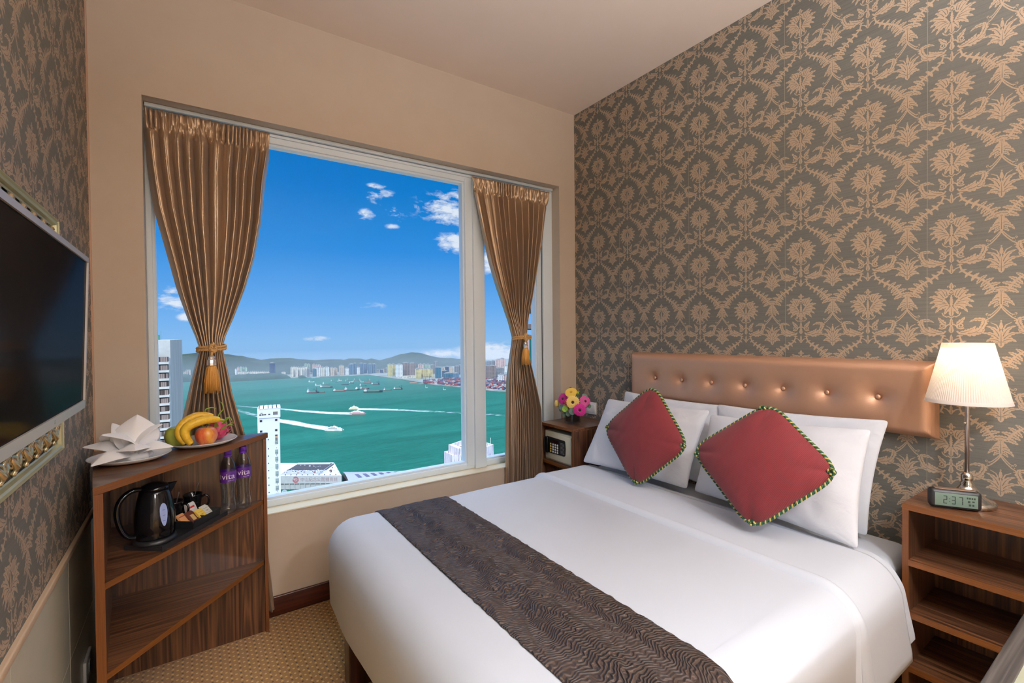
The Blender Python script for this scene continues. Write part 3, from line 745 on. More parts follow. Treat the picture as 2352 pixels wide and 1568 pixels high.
for i in range(4):
    for j in range(4):
        mb = MB(); c = (2.013, 2.497-i*.0235, .669-j*.0165)
        mb.lathe([(.0068, 0), (.0068, .002), (.005, .003), (.001, .0031)], n=12, M=Matrix.Translation(c) @ Matrix.Rotation(-pi/2, 4, 'Y')); npart('key', mb, M_keyy if i == 0 else M_key, SF)
mb = MB()
for k in range(9): mb.box(2.0128, 2.0138, 2.358+.004*(k % 2), 2.398, .622+k*.0085, .6235+k*.0085)
npart('printed_instructions', mb, pmat('grey_print', rgb(170, 170, 170), .6), SF)

# light switch
sw = thing('light_switch', 'white wall switch with two rockers above the corner nightstand', 'switch', (XR, 2.484, .879))
mb = MB(); mb.box(XR-.012, XR, 2.434, 2.534, .836, .922, bev=.003); npart('plate', mb, M_plastic, sw)
for y in (2.444, 2.472, 2.500):
    mb = MB(); mb.box(XR-.0165, XR-.011, y, y+.026, .852, .906, bev=.0015); npart('rocker', mb, M_plastic, sw)

# ------------------------------------------------------------------ nightstand beside the bed, near side
RS = thing('nightstand', 'walnut open-shelved nightstand under the table lamp and clock', 'nightstand', (2.2, .2, 0))
X0, Ya, Yb, ZT = 2.08, -.12, .60, .80
mb = MB(); mb.box(X0+.004, X1, Ya, Yb, ZT-.021, ZT); mb.box(X0, X0+.004, Ya, Yb, ZT-.021, ZT, 1); npart('top', mb, [M_waly, M_edge], RS)
for y in (Ya, Yb-.018):
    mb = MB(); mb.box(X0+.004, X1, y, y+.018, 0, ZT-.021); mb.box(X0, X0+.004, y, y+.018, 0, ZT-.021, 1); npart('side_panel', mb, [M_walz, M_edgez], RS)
for z in (.603, .417, .226, .06):
    mb = MB(); mb.box(X0+.004, X1, Ya+.018, Yb-.018, z-.02, z); mb.box(X0, X0+.004, Ya+.018, Yb-.018, z-.02, z, 1); npart('shelf', mb, [M_waly, M_edge], RS)
mb = MB(); mb.box(X1-.01, X1, Ya+.018, Yb-.018, .02, ZT-.021); npart('back_panel', mb, M_walz, RS)

# ------------------------------------------------------------------ table lamp
LX, LY, LZ = 2.250, .466, .80
lamp = thing('table_lamp', 'lit table lamp with white pleated shade and chrome stem on the nightstand', 'lamp', (LX, LY, LZ))
mb = MB(); mb.lathe([(.001, 0), (.074, 0), (.076, .004), (.076, .014), (.073, .018), (.069, .020), (.062, .023), (.048, .031), (.034, .044), (.024, .060), (.018, .068), (.0195, .074), (.014, .080), (.0165, .088), (.0165, .100), (.012, .108), (.0078, .112), (.001, .113)], n=48); mb.build('base', M_chrome, lamp)
mb = MB(); mb.lathe([(.0062, .108), (.0062, .47), (.001, .471)], n=20); mb.build('pole', M_silver, lamp)
mb = MB(); mb.lathe([(.001, -.004), (.004, -.003), (.004, .003), (.001, .004)], (-.009, .004, .285), n=12); mb.build('switch_pin', M_chrome, lamp)
M_shade = bpy.data.materials.new('white_pleated_shade_cloth'); M_shade.use_nodes = True; t = NT(M_shade.node_tree); t.n.clear()
df = t.new('ShaderNodeBsdfDiffuse'); df.inputs[0].default_value = rgb(244, 240, 238); tl = t.new('ShaderNodeBsdfTranslucent'); tl.inputs[0].default_value = rgb(250, 240, 226)
mx = t.new('ShaderNodeMixShader'); mx.inputs[0].default_value = .45; t.l.new(df.outputs[0], mx.inputs[1]); t.l.new(tl.outputs[0], mx.inputs[2]); t.l.new(mx.outputs[0], t.new('ShaderNodeOutputMaterial').inputs[0])
ZB, ZTOP, RB, RT = .358, .565, .113, .066
mb = MB(); NPL = 110
def sh(u, v):
    a = 2*pi*u; r = RB+(RT-RB)*v; r += .0011*sin(a*NPL)*(1 if .05 < v < .93 else .15)
    return (r*cos(a), r*sin(a), ZB+(ZTOP-ZB)*v)
mb.grid(sh, NPL*6, 14); mb.build('shade', M_shade, lamp)
kk = (RT-RB)/(ZTOP-ZB)
for za, zb in ((ZB-.001, ZB+.011), (ZTOP-.013, ZTOP+.001)):
    mb = MB(); mb.lathe([(RB+kk*(za-ZB)+.0016, za), (RB+kk*(zb-ZB)+.0016, zb)], n=96, cap=False); mb.build('shade_trim', M_shade, lamp)
mb = MB()
for k in range(3): a = 2*pi*k/3+.4; mb.tube([(0, 0, ZTOP-.012), (RT*.5*cos(a), RT*.5*sin(a), ZTOP-.010), (RT*cos(a), RT*sin(a), ZTOP-.004)], .0014, 6)
mb.lathe([(.001, -.006), (.005, -.005), (.006, 0), (.004, .006), (.001, .008)], (0, 0, ZTOP-.008), n=12)
mb.build('shade_holder', M_chrome, lamp)
mb = MB(); mb.ball((0, 0, .475), .024, n=18, sz=1.25); mb.build('bulb', pmat('glowing_bulb', (1, .9, .7, 1), .4, emit=(1, .80, .55, 1), es=2.2), lamp)
pl = bpy.data.lights.new('table_lamp_light', 'POINT'); pl.energy = 1.15; pl.color = (1, .74, .48); pl.shadow_soft_size = .03
po = bpy.data.objects.new('table_lamp_light', pl); COL.objects.link(po); po.parent = lamp; po.location = (0, 0, .515)

# ------------------------------------------------------------------ alarm clock
ck = thing('alarm_clock', 'black digital alarm clock with grey-green display in front of the lamp', 'clock', (2.150, .478, .80), radians(-60))
mb = MB(); mb.box(-.069, .069, -.018, .018, .003, .068, bev=.0125); mb.build('case', M_blackm, ck)
mb = MB(); mb.box(-.056, .056, -.0195, -.0178, .013, .056, bev=.0006); scr = mb.build('screen', pmat('grey_green_lcd', rgb(96, 114, 102), .3, emit=rgb(110, 132, 116), es=.06), ck)
mb = MB(); mb.box(-.054, .054, -.012, .010, .067, .0695, bev=.001); mb.build('snooze_bar', pmat('brown_bar', rgb(120, 96, 78), .3), ck)
SEG = {'2': 'abged', '3': 'abgcd', '7': 'abc'}
def seven(mb, ch, x, z, w_=.0105, h_=.027, th=.0026):
    y0, y1 = -.0199, -.0194; hh = h_/2; k = .0006
    R_ = {'a': (x+k, x+w_-k, z+h_-th, z+h_), 'g': (x+k, x+w_-k, z+hh-th/2, z+hh+th/2), 'd': (x+k, x+w_-k, z, z+th), 'b': (x+w_-th, x+w_, z+hh+k, z+h_-k), 'c': (x+w_-th, x+w_, z+k, z+hh-k), 'e': (x, x+th, z+k, z+hh-k), 'f': (x, x+th, z+hh+k, z+h_-k)}
    for s_ in SEG[ch]: q = R_[s_]; mb.box(q[0], q[1], y0, y1, q[2], q[3])
mb = MB(); seven(mb, '2', -.034, .021); seven(mb, '3', -.012, .021); seven(mb, '7', .007, .021)
for q in ((-.0185, .028), (-.0185, .038)): mb.box(q[0], q[0]+.0022, -.0199, -.0194, q[1], q[1]+.0022)
for i in range(4):
    mb.box(.027+.006*i, .031+.006*i, -.0199, -.0194, .043, .049)
for i in range(2): mb.box(.030+.011*i, .036+.011*i, -.0199, -.0194, .031+.002*i, .0375); mb.box(.032+.009*i, .038+.008*i, -.0199, -.0194, .020, .0265)
mb.build('digits', pmat('lcd_ink', rgb(36, 48, 44), .5), scr)

# desk corner at the bottom right
dk = thing('desk', 'grey wood-edged desk corner with cream top at the lower right', 'desk', (1.4, -.05, 0))
M_greyw = wood('grey_oak_trim', rgb(36, 33, 32), rgb(58, 53, 50), rgb(82, 76, 71), 'x', .55, .05)
mb = MB(); mb.box(.95, 1.85, .196, .232, .722, .752, bev=.002); mb.box(.95, .985, -.33, .196, .722, .752, bev=.002); npart('trim', mb, M_greyw, dk)
mb = MB(); mb.box(.985, 1.85, -.33, .196, .722, .750); npart('top', mb, noisy('cream_desk_top', rgb(150, 150, 128), rgb(142, 141, 120), 8, .6), dk)
for x, y in ((.98, .16), (.98, -.30), (1.81, .16), (1.81, -.30)):
    mb = MB(); mb.box(x, x+.035, y, y+.035, 0, .722); npart('leg', mb, M_greyw, dk)
# ------------------------------------------------------------------ curtains
M_satin = pmat('bronze_satin_curtain', rgb(180, 152, 122), .38, metal=.66, sheen=.2, spec=.6); t, b = nodes(M_satin)
oc = objco(t); bump(t, b, t.math('ADD', t.noise(t.scale(oc, (30, 30, 8)), 1, 3, .6), t.math('MULTIPLY', t.noise(oc, 600, 1, .5), .05)), .22, .006)
M_rope = pmat('gold_rope', rgb(200, 158, 102), .5, metal=.15); M_fringe = pmat('golden_fringe', rgb(208, 150, 72), .55, metal=.1)
def interp(tab, z):
    if z >= tab[0][0]: return tab[0][1:]
    for a, b2 in zip(tab, tab[1:]):
        if b2[0] <= z <= a[0]:
            q = (z-b2[0])/(a[0]-b2[0]); q2 = q
            return [b2[i]+(a[i]-b2[i])*q2 for i in range(1, len(a))]
    return tab[-1][1:]
def curtain(label, tab, ztie, zbot, n, seed, lab2, tass, tlen, phase=0.0):
    """tab rows: z, left x, right x, depth y, fold amplitude"""
    zt = tab[0][0]
    def fn(u, v):
        z = zt+(zbot-zt)*v
        l, r, yc, am = interp(tab, z)
        ph_ = 2*pi*n*u+phase+1.9*sin(5.1*u+seed)+1.1*sin(13.3*u+seed*2)+.35*sin(z*2.2+u*9)
        s = sin(ph_); f = (abs(s)**.72)*(1 if s > 0 else -1)
        f2 = .35*sin(ph_*2.03+seed+z*1.3)
        k = am*(1.45+1.1*noise.noise(Vector((u*7+seed, z*.8, 0))))*2
        head = max(0, min(1, (z-(zt-.10))/.015))                      # gathered heading
        y = yc+k*(f+f2)*(1-head)*.6
        if head > 0: q_ = abs(sin(pi*n*2.1*u+2.2*sin(6.3*u+seed)+1.2*sin(17*u))); y += head*(.017*(q_**2.2-.4)*(.65+.5*sin(9*u+seed))+.010*noise.noise(Vector((u*46, z*34, seed)))+.005*noise.noise(Vector((u*120, z*60, seed))))
        pinch = math.exp(-((z-(zt-.10))/.012)**2)
        y += .006*pinch
        x = l+(r-l)*u+.30*am*sin(2*ph_)*(1-head)*min(1, (r-l)/.3)
        dz = 0
        bul = sqrt(max(0, 1-(2*u-1)**2))
        tie = math.exp(-((z-ztie)/.10)**2)
        y -= .03*bul*tie
        y += .003*noise.noise(Vector((u*26, z*6, seed)))*(1+2*tie)
        x += .004*noise.noise(Vector((z*3.1, u*3, seed)))
        return (x, y, z+dz)
    mb = MB(); mb.grid(fn, 420, 190)
    o = mb.build('curtain', M_satin); tag(o, label, 'curtain')
    sm = o.modifiers.new('thick', 'SOLIDIFY'); sm.thickness = .0025
    # tie-back rope with knot, crystal neck and tassel
    l, r, yc, am = interp(tab, ztie); cx = (l+r)/2; rx = (r-l)/2+.010; ry = .052
    tb = thing('curtain_tieback', lab2, 'tieback', (cx, yc-.03, ztie))
    mb = MB(); N = 240
    base = [Vector((rx*cos(2*pi*i/N), -.012+ry*sin(2*pi*i/N)+.0, .006*cos(2*pi*i/N)+.004*sin(4*pi*i/N))) for i in range(N)]
    for off in (-.006, .006):
        for ph_ in (0, pi):
            pts = []
            for i, p in enumerate(base):
                tg = (base[(i+1) % N]-base[i-1]).normalized(); nz = Vector((0, 0, 1)); sd = tg.cross(nz).normalized(); a = 2*pi*26*i/N+ph_
                pts.append(p+nz*(off+cos(a)*.0034)+sd*sin(a)*.0034)
            mb.tube(pts, .0034, 6, closed=True)
    mb.build('rope', M_rope, tb)
    mb = MB(); kx, ky = tass[0]-cx, -ry-.016
    for k in range(5):
        a0 = k*.9
        ring = [Vector((kx+cos(a)*(.014+.002*k)*cos(a0*.4), ky+.006*sin(a*2+a0), .004+sin(a)*.015+(k-2)*.004)) for a in [2*pi*q/30 for q in range(30)]]
        mb.tube(ring, .0042, 6, closed=True)
    mb.tube([(kx, ky, -.01), (kx-.004, ky-.002, -.022), (kx-.006, ky-.003, -.034)], .006, 8)
    mb.build('knot', M_rope, tb)
    s = tlen/.20; tx, ty = kx-.006, ky-.004
    mb = MB(); mb.lathe([(.001, -.028*s), (.007*s, -.030*s), (.013*s, -.038*s), (.012*s, -.046*s), (.016*s, -.050*s), (.017*s, -.062*s), (.0165*s, -.074*s), (.014*s, -.078*s)], (tx, ty, 0), n=10, smooth=False); mb.build('crystal_neck', pmat('crystal_beads', rgb(214, 206, 198), .08, metal=.6), tb)
    mb = MB(); mb.lathe([(.014*s, -.076*s), (.018*s, -.082*s), (.024*s, -.098*s), (.026*s, -.13*s), (.027*s, -.185*s), (.001, -.186*s)], (tx, ty, 0), n=40, fn=lambda a, z: 1+.06*sin(a*13))
    rnd = random.Random(seed)
    for k in range(70):
        a = rnd.uniform(0, 2*pi); r1 = .023*s; r2 = s*rnd.uniform(.024, .031); zz = -s*rnd.uniform(.186, .200)
        mb.tube([(tx+.015*s*cos(a), ty+.015*s*sin(a), -.080*s), (tx+r1*cos(a), ty+r1*sin(a), -.10*s), (tx+r2*cos(a+.1), ty+r2*sin(a+.1), -.15*s), (tx+r2*cos(a), ty+r2*sin(a), zz)], .0011*s, 5)
    mb.build('tassel_fringe', M_fringe, tb)
TL_ = [(2.452, -.158, .350, 2.690, .012), (2.33, -.156, .342, 2.684, .013), (2.2, -.146, .322, 2.685, .019), (2.0, -.122, .300, 2.668, .020), (1.8, -.080, .262, 2.650, .019), (1.65, -.046, .222, 2.638, .017),
       (1.5, -.005, .170, 2.628, .013), (1.42, .020, .138, 2.625, .010), (1.364, .034, .124, 2.622, .008), (1.30, .020, .134, 2.620, .010), (1.15, -.012, .158, 2.612, .014), (.99, -.045, .200, 2.612, .013), (.7, -.06, .27, 2.616, .012), (.04, -.07, .325, 2.616, .012)]
TR_ = [(2.445, 1.530, 2.165, 2.684, .010), (2.32, 1.545, 2.140, 2.680, .012), (2.1, 1.585, 2.095, 2.668, .016), (1.9, 1.640, 2.045, 2.665, .018), (1.7, 1.700, 1.985, 2.645, .015),
       (1.5, 1.762, 1.920, 2.628, .010), (1.394, 1.788, 1.892, 2.622, .008), (1.3, 1.772, 1.905, 2.618, .010), (1.1, 1.742, 1.950, 2.610, .016), (.9, 1.733, 1.985, 2.604, .02), (.6, 1.725, 1.985, 2.60, .022), (.04, 1.72, 1.985, 2.60, .022)]
curtain('bronze satin curtain hanging at the left of the window behind the corner shelf', TL_, 1.364, .05, 11, 1.3, 'gold rope tieback with large tassel on the left curtain', (.082, 0), .205)
curtain('bronze satin curtain hanging at the right of the window beside the safe nightstand', TR_, 1.394, .05, 11, 4.1, 'gold rope tieback with tassel on the right curtain', (1.832, 0), .185)
ct = MB(); ct.box(OX0+.005, OX1-.005, 2.716, 2.740, OZ1-.018, OZ1-.001, bev=.002); o = ct.build('curtain_track', M_frame); tag(o, 'slim white curtain track along the top of the window recess', 'curtain track')

# ------------------------------------------------------------------ television
tv = thing('television', 'flat television with black screen and silver rim on the left wall', 'television', (XL+.06, 1.25, 1.42))
tilt = Matrix.Translation((XL+.098, 0, 1.22)) @ Matrix.Rotation(radians(2.1), 4, 'Y')
def tvpart(name, mb, mats, par=None, **k): o = mb.build(name, mats, par or tv, **k); o.location = -tv.location if par is None else (0, 0, 0); return o
TY0, TY1, TH = .86, 1.765, .418
mb = MB(); e = .013
mb.box(-.016, 0, TY0, TY1, TH-e, TH, M=tilt); mb.box(-.016, 0, TY0, TY1, 0, .022, M=tilt); mb.box(-.016, 0, TY0, TY0+e, 0, TH, M=tilt); mb.box(-.016, 0, TY1-.010, TY1, 0, TH, M=tilt)
tvpart('bezel', mb, pmat('silver_tv_rim', rgb(196, 190, 182), .38, metal=.55))
M_scr = bpy.data.materials.new('black_glass_screen'); M_scr.use_nodes = True; t = NT(M_scr.node_tree); t.n.clear()
df = t.new('ShaderNodeBsdfDiffuse'); df.inputs[0].default_value = (.006, .006, .0065, 1); gl = t.new('ShaderNodeBsdfGlossy'); gl.inputs['Roughness'].default_value = .10
mx = t.new('ShaderNodeMixShader'); mx.inputs[0].default_value = .055; t.l.new(df.outputs[0], mx.inputs[1]); t.l.new(gl.outputs[0], mx.inputs[2]); t.l.new(mx.outputs[0], t.new('ShaderNodeOutputMaterial').inputs[0])
mb = MB(); mb.box(-.045, -.004, TY0+e, TY1-.010, .022, TH-e, M=tilt); tvpart('screen', mb, M_scr)
mb = MB(); mb.box(-.06, -.016, TY0+.08, TY1-.08, .03, TH-.03, M=tilt); tvpart('back_shell', mb, M_blackm)
mb = MB(); mb.box(XL+.045, XL+.075, 1.1, 1.3, 1.33, 1.53); tvpart('wall_bracket', mb, M_blackm)
vs, fs = text_mesh('LG', .011, depth=.0003)
mb = MB(); mb.add([tilt @ Vector((.0004, 1.405+v.x, .011+v.y)) for v in vs], fs); tvpart('maker_mark', mb, pmat('dark_print', rgb(70, 60, 60), .5))

# ------------------------------------------------------------------ ornate frame behind the television
of = thing('ornate_frame', 'pale green and silver carved panel frame behind the television', 'frame', (XL, 1.2, 1.42))
M_fr = pmat('pale_green_gilt_moulding', rgb(196, 192, 150), .32, metal=.35); M_relief = pmat('silver_gilt_carving', rgb(214, 196, 160), .2, metal=.75)
FY0, FY1, FZ0, FZ1 = .70, 1.945, 1.078, 1.770
prof = [(0, 0), (0, .020), (.005, .024), (.008, .018), (.012, .023), (.017, .020), (.020, .012), (.024, .010)]    # inward, height
mb = MB()
for k in range(len(prof)-1):
    (a0, h0), (a1, h1) = prof[k], prof[k+1]
    r0 = [(FY0+a0, FZ0+a0), (FY1-a0, FZ0+a0), (FY1-a0, FZ1-a0), (FY0+a0, FZ1-a0)]; r1 = [(FY0+a1, FZ0+a1), (FY1-a1, FZ0+a1), (FY1-a1, FZ1-a1), (FY0+a1, FZ1-a1)]
    vs = [(XL+h0, y, z) for y, z in r0]+[(XL+h1, y, z) for y, z in r1]
    mb.add(vs, [(i, (i+1) % 4, 4+(i+1) % 4, 4+i) for i in range(4)], 0)
o = mb.build('moulding', M_fr, of); o.location = -of.location
mb = MB(); mb.box(XL, XL+.009, FY0+.03, FY1-.03, FZ0+.03, FZ1-.03); o = mb.build('panel', pmat('green_gilt_panel', rgb(158, 156, 110), .4, metal=.3), of); o.location = -of.location
for zc, sg, ks in ((FZ1-.050, -1, .8), (FZ0+.058, 1, 1.05)):
    mb = MB()
    y = FY1-.055; k = 0
    while y > FY0+.06:
        if k % 2 == 0:
            pts = [(XL+.013+.008*sin(a), y+.022*cos(a), zc+.026*ks*sin(a)*sg) for a in [2*pi*i/24 for i in range(24)]]
            mb.tube(pts, lambda q: .0048, 7, closed=True); mb.ball((XL+.012, y, zc), .015, n=14, sx=.7, sz=1.3)
        else:
            pts = [(XL+.014+.004*sin(i*.5), y+.026*(1-i/16)*cos(-1.2+sg*i*.42), zc+(.026*ks*(1-i/18)*sin(-1.2+sg*i*.42))) for i in range(15)]
            mb.tube(pts, lambda q: .0058*(1-.5*q), 7)
            mb.tube([(XL+.013, y+.03, zc-.028*ks*sg), (XL+.022, y+.005, zc-.006*sg), (XL+.014, y-.028, zc+.028*ks*sg)], lambda q: .007*sin(pi*min(1, q*.9+.05))+.001, 8)
        y -= .046; k += 1
    o = mb.build('carved_scrolls', M_relief, of); o.location = -of.location

# wall socket low on the left
so_ = thing('wall_socket', 'white wall socket low on the tiled wall behind the corner shelf', 'socket', (XL, 2.36, .19))
mb = MB(); mb.box(XL, XL+.01, 2.30, 2.42, .14, .225, bev=.003); o = mb.build('plate', M_plastic, so_); o.location = -so_.location
mb = MB(); mb.box(XL+.009, XL+.0115, 2.345, 2.375, .165, .20, bev=.001); o = mb.build('rocker', M_plastic, so_); o.location = -so_.location

# ------------------------------------------------------------------ corner shelf
cs = thing('corner_shelf', 'triangular walnut corner shelf unit with open shelves under the fruit', 'shelf', (0, 2.3, 0))
A = (-.258, 1.93); Bp = (.300, 2.552); T = .95
ddx, ddy = Bp[0]-A[0], Bp[1]-A[1]; dl = sqrt(ddx*ddx+ddy*ddy); ddx /= dl; ddy /= dl
nx_, ny_ = -ddy, ddx           # inward normal
def slab(z0, z1, poly):        # front edge (first two points) gets edge banding
    mb = MB(); mb.prism(poly, z0, z1)
    p, q = poly[0], poly[1]; ux, uy = q[0]-p[0], q[1]-p[1]; L = sqrt(ux*ux+uy*uy); ox, oy = uy/L*.0015, -ux/L*.0015
    mb.prism([(p[0]+ox, p[1]+oy), (q[0]+ox, q[1]+oy), q, p], z0, z1, 1); return mb
def angpart(name, mb, mats, par): o = mb.build(name, mats, par); o.location = -par.location; return o
PB = 2.532                                                        # back panel plane
angpart('top', slab(T-.024, T, [A, Bp, (.296, 2.562), (-.335, 2.566), (-.338, 2.55)]), [M_walx, M_edge], cs)
def shelf_poly(ins):
    # front edge line offset inwards
    ax, ay = A[0]+nx_*ins+.022*ddx+.0, A[1]+ny_*ins+.022*ddy
    tt = (PB-.002-(A[1]+ny_*ins))/ddy; bx = A[0]+nx_*ins+ddx*tt
    return [(ax, ay), (min(bx, .276), PB-.002 if bx <= .276 else A[1]+ny_*ins+ddy*(.276-(A[0]+nx_*ins))/ddx), (.276, PB-.002), (-.302, PB-.002)]
angpart('shelf', slab(.615, .635, shelf_poly(.006)), [M_walx, M_edge], cs)
angpart('shelf', slab(.325, .345, shelf_poly(.006)), [M_walx, M_edge], cs)
# upright panels
lp = [(A[0]+.0, A[1]+.0), (A[0]+.022, A[1]+.014), (-.284, PB), (-.310, PB)]
mb = MB(); mb.prism(lp, 0, T-.024, 0)
p, q = lp[0], lp[1]; mb.prism([(p[0]+.0008, p[1]-.0015), (q[0]+.0008, q[1]-.0015), q, p], 0, T-.024, 1)
angpart('side_panel', mb, [M_walz, M_edgez], cs)
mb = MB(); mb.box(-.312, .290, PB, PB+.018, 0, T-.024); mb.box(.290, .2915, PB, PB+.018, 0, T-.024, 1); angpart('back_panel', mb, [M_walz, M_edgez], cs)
mb = MB(); mb.box(.276, .290, PB-.012, PB, 0, T-.024, 1); angpart('corner_post', mb, [M_walz, M_edgez], cs)

# ------------------------------------------------------------------ on the shelf: tray, kettle, mugs, caddy, bottles
SZ = .635
ua = atan2(.30, .24)
def on_tray(d, p): return (-.099+d*cos(ua)-p*sin(ua), 2.140+d*sin(ua)+p*cos(ua))
mb = MB(); q = [on_tray(0, 0), on_tray(.345, 0), on_tray(.345, .145), on_tray(0, .145)]
mb.prism(q, SZ, SZ+.012); mb.prism([on_tray(-.004, -.004), on_tray(.349, -.004), on_tray(.349, .0), on_tray(-.004, .0)], SZ, SZ+.018); mb.prism([on_tray(-.004, -.0), on_tray(0, 0), on_tray(0, .145), on_tray(-.004, .145)], SZ, SZ+.018)
o = mb.build('serving_tray', M_blackm); tag(o, 'black rectangular serving tray under the kettle and mugs', 'tray')
TZ = SZ+.0125
KX, KY = -.122, 2.232
kt = thing('kettle', 'glossy black electric kettle with blue water gauge on the tray', 'kettle', (KX, KY, TZ))
mb = MB(); mb.lathe([(.001, 0), (.066, 0), (.068, .004), (.066, .014), (.058, .018), (.001, .018)], n=48); mb.build('power_base', M_blackm, kt)
mb = MB(); mb.lathe([(.001, .019), (.060, .019), (.0615, .024), (.0625, .040), (.062, .046), (.0635, .050), (.0640, .075), (.0615, .115), (.0555, .155), (.0485, .185), (.0455, .196)], n=64); mb.build('body', M_black, kt)
mb = MB(); mb.lathe([(.0455, .196), (.0445, .204), (.038, .212), (.022, .219), (.008, .222), (.001, .222)], n=48); mb.build('lid', M_black, kt)
# spout towards the window-right side
mb = MB(); sa = radians(18)
def sp(r, z, w_): return [Vector((r*cos(sa)-s*w_*sin(sa), r*sin(sa)+s*w_*cos(sa), z)) for s in (-1, 1)]
a1, a2 = sp(.030, .205, .020), sp(.040, .160, .012); tip = Vector((.074*cos(sa), .074*sin(sa), .208)); low = Vector((.050*cos(sa), .050*sin(sa), .165)); b1, b3 = sp(.066, .207, .006)
mb.add([a1[0], a1[1], a2[0], a2[1], tip, low, b1, b3], [(0, 2, 5, 6), (1, 7, 5, 3), (6, 5, 4), (7, 4, 5), (0, 6, 4, 7, 1)], 0, False); mb.build('spout', M_black, kt)
ha = radians(198); hp = []
for r, z in ((.040, .203), (.062, .206), (.086, .196), (.106, .172), (.114, .138), (.110, .098), (.098, .062), (.082, .040), (.066, .033), (.055, .034)):
    hp.append(Vector((r*cos(ha), r*sin(ha), z)))
def smooth_path(P, n=6):
    out = []
    for i in range(len(P)-1):
        p0 = P[max(0, i-1)]; p1 = P[i]; p2 = P[i+1]; p3 = P[min(len(P)-1, i+2)]
        for k in range(n):
            t = k/n; out.append(.5*((2*p1)+(p2-p0)*t+(2*p0-5*p1+4*p2-p3)*t*t+(3*p1-p0-3*p2+p3)*t**3))
    out.append(P[-1]); return out
mb = MB(); mb.tube(smooth_path(hp), lambda q: .0115-.002*abs(q-.5), 12, sq=.8); mb.build('handle', M_black, kt)
ga = radians(-62)
def gauge(u, v):
    a = 2*pi*u; yy = .0125*v*cos(a)*(1+.25*sin(a)); zz = .108+.042*v*sin(a)
    rr = interp([(.155, .0555), (.115, .0615), (.075, .0640), (.05, .0635)], zz)[0]+.0012
    an = ga+yy/rr; return (rr*cos(an), rr*sin(an), zz)
mb = MB(); mb.grid(gauge, 40, 6); gg = mb.build('water_gauge', pmat('pale_blue_gauge', rgb(150, 168, 214), .2, coat=.4), kt)
mb = MB()
for zz in (.085, .105, .125):
    for s in (0,): 
        vs = []
        for yy, z2 in ((-.004, zz), (.004, zz), (.004, zz+.0018), (-.004, zz+.0018)):
            rr = interp([(.155, .0555), (.115, .0615), (.075, .0640), (.05, .0635)], z2)[0]+.0016; an = ga+yy/rr; vs.append((rr*cos(an), rr*sin(an), z2))
        mb.add(vs, [(0, 1, 2, 3)])
mb.build('gauge_marks', pmat('blue_print', rgb(80, 96, 190), .4), gg)

def mug(x, y, rz, label):
    r_ = thing('mug', label, 'mug', (x, y, TZ), rz, 'black mugs behind the sachets')
    mb = MB(); mb.lathe([(.001, 0), (.024, 0), (.026, .003), (.030, .04), (.0355, .088), (.0362, .092), (.0345, .0925), (.032, .088), (.027, .04), (.022, .008), (.001, .007)], n=40); mb.build('cup', M_black, r_)
    mb = MB(); mb.tube(smooth_path([Vector((.032, 0, .074)), Vector((.046, 0, .080)), Vector((.058, 0, .070)), Vector((.058, 0, .048)), Vector((.047, 0, .030)), Vector((.029, 0, .026))]), .0045, 8); mb.build('handle', M_black, r_)
    return r_
mug(-.004, 2.456, radians(-8), 'black mug standing at the back, to the right of the other mug')
mug(-.070, 2.392, radians(-30), 'black mug half hidden behind the kettle')
def spoon(p0, p1, label):
    a, b2 = Vector(p0), Vector(p1); r_ = thing('spoon', label, 'spoon', a, 0, 'steel teaspoons in the mugs')
    d = b2-a; mb = MB(); mb.tube([d*.0, d*.5, d*.97, d], lambda q: .0022+.0026*q, 8, sq=.5); mb.build('handle', M_silver, r_)
    mb = MB(); mb.ball((0, 0, .004), .010, n=14, sz=.35, sx=.7); mb.build('bowl', M_chrome, r_)
spoon((-.018, 2.452, TZ+.012), (.018, 2.440, TZ+.140), 'steel teaspoon standing in the back mug')
spoon((-.076, 2.392, TZ+.012), (-.050, 2.372, TZ+.130), 'steel teaspoon standing in the mug behind the kettle')

# sachet caddy on the front right of the tray
cdy = thing('sachet_caddy', 'low black compartment box full of tea and coffee sachets', 'caddy', (*on_tray(.235, .064), TZ), ua)
mb = MB(); wX, wY = .150, .118
def hull_box(mb, x0, x1, y0, y1, z0, z1, sl, th):
    for (a, b2) in (((x0, y0), (x1, y0)), ((x1, y0), (x1, y1)), ((x1, y1), (x0, y1)), ((x0, y1), (x0, y0))):
        dx, dy = b2[0]-a[0], b2[1]-a[1]; L = sqrt(dx*dx+dy*dy); nx, ny = dy/L, -dx/L
        vs = [(a[0], a[1], z0), (b2[0], b2[1], z0), (b2[0]-nx*th, b2[1]-ny*th, z0), (a[0]-nx*th, a[1]-ny*th, z0),
              (a[0]+nx*sl, a[1]+ny*sl, z1), (b2[0]+nx*sl, b2[1]+ny*sl, z1), (b2[0]+nx*(sl-th), b2[1]+ny*(sl-th), z1), (a[0]+nx*(sl-th), a[1]+ny*(sl-th), z1)]
        mb.add(vs, [(0, 1, 5, 4), (3, 7, 6, 2), (4, 5, 6, 7), (0, 4, 7, 3), (1, 2, 6, 5)])
mb.box(-wX/2, wX/2, -wY/2, wY/2, 0, .004); hull_box(mb, -wX/2, wX/2, -wY/2, wY/2, 0, .034, .006, .003); mb.box(-.002, .002, -wY/2, wY/2, .004, .028); mb.box(-wX/2, wX/2, -.002, .002, .004, .028)
mb.build('box', M_blackm, cdy)
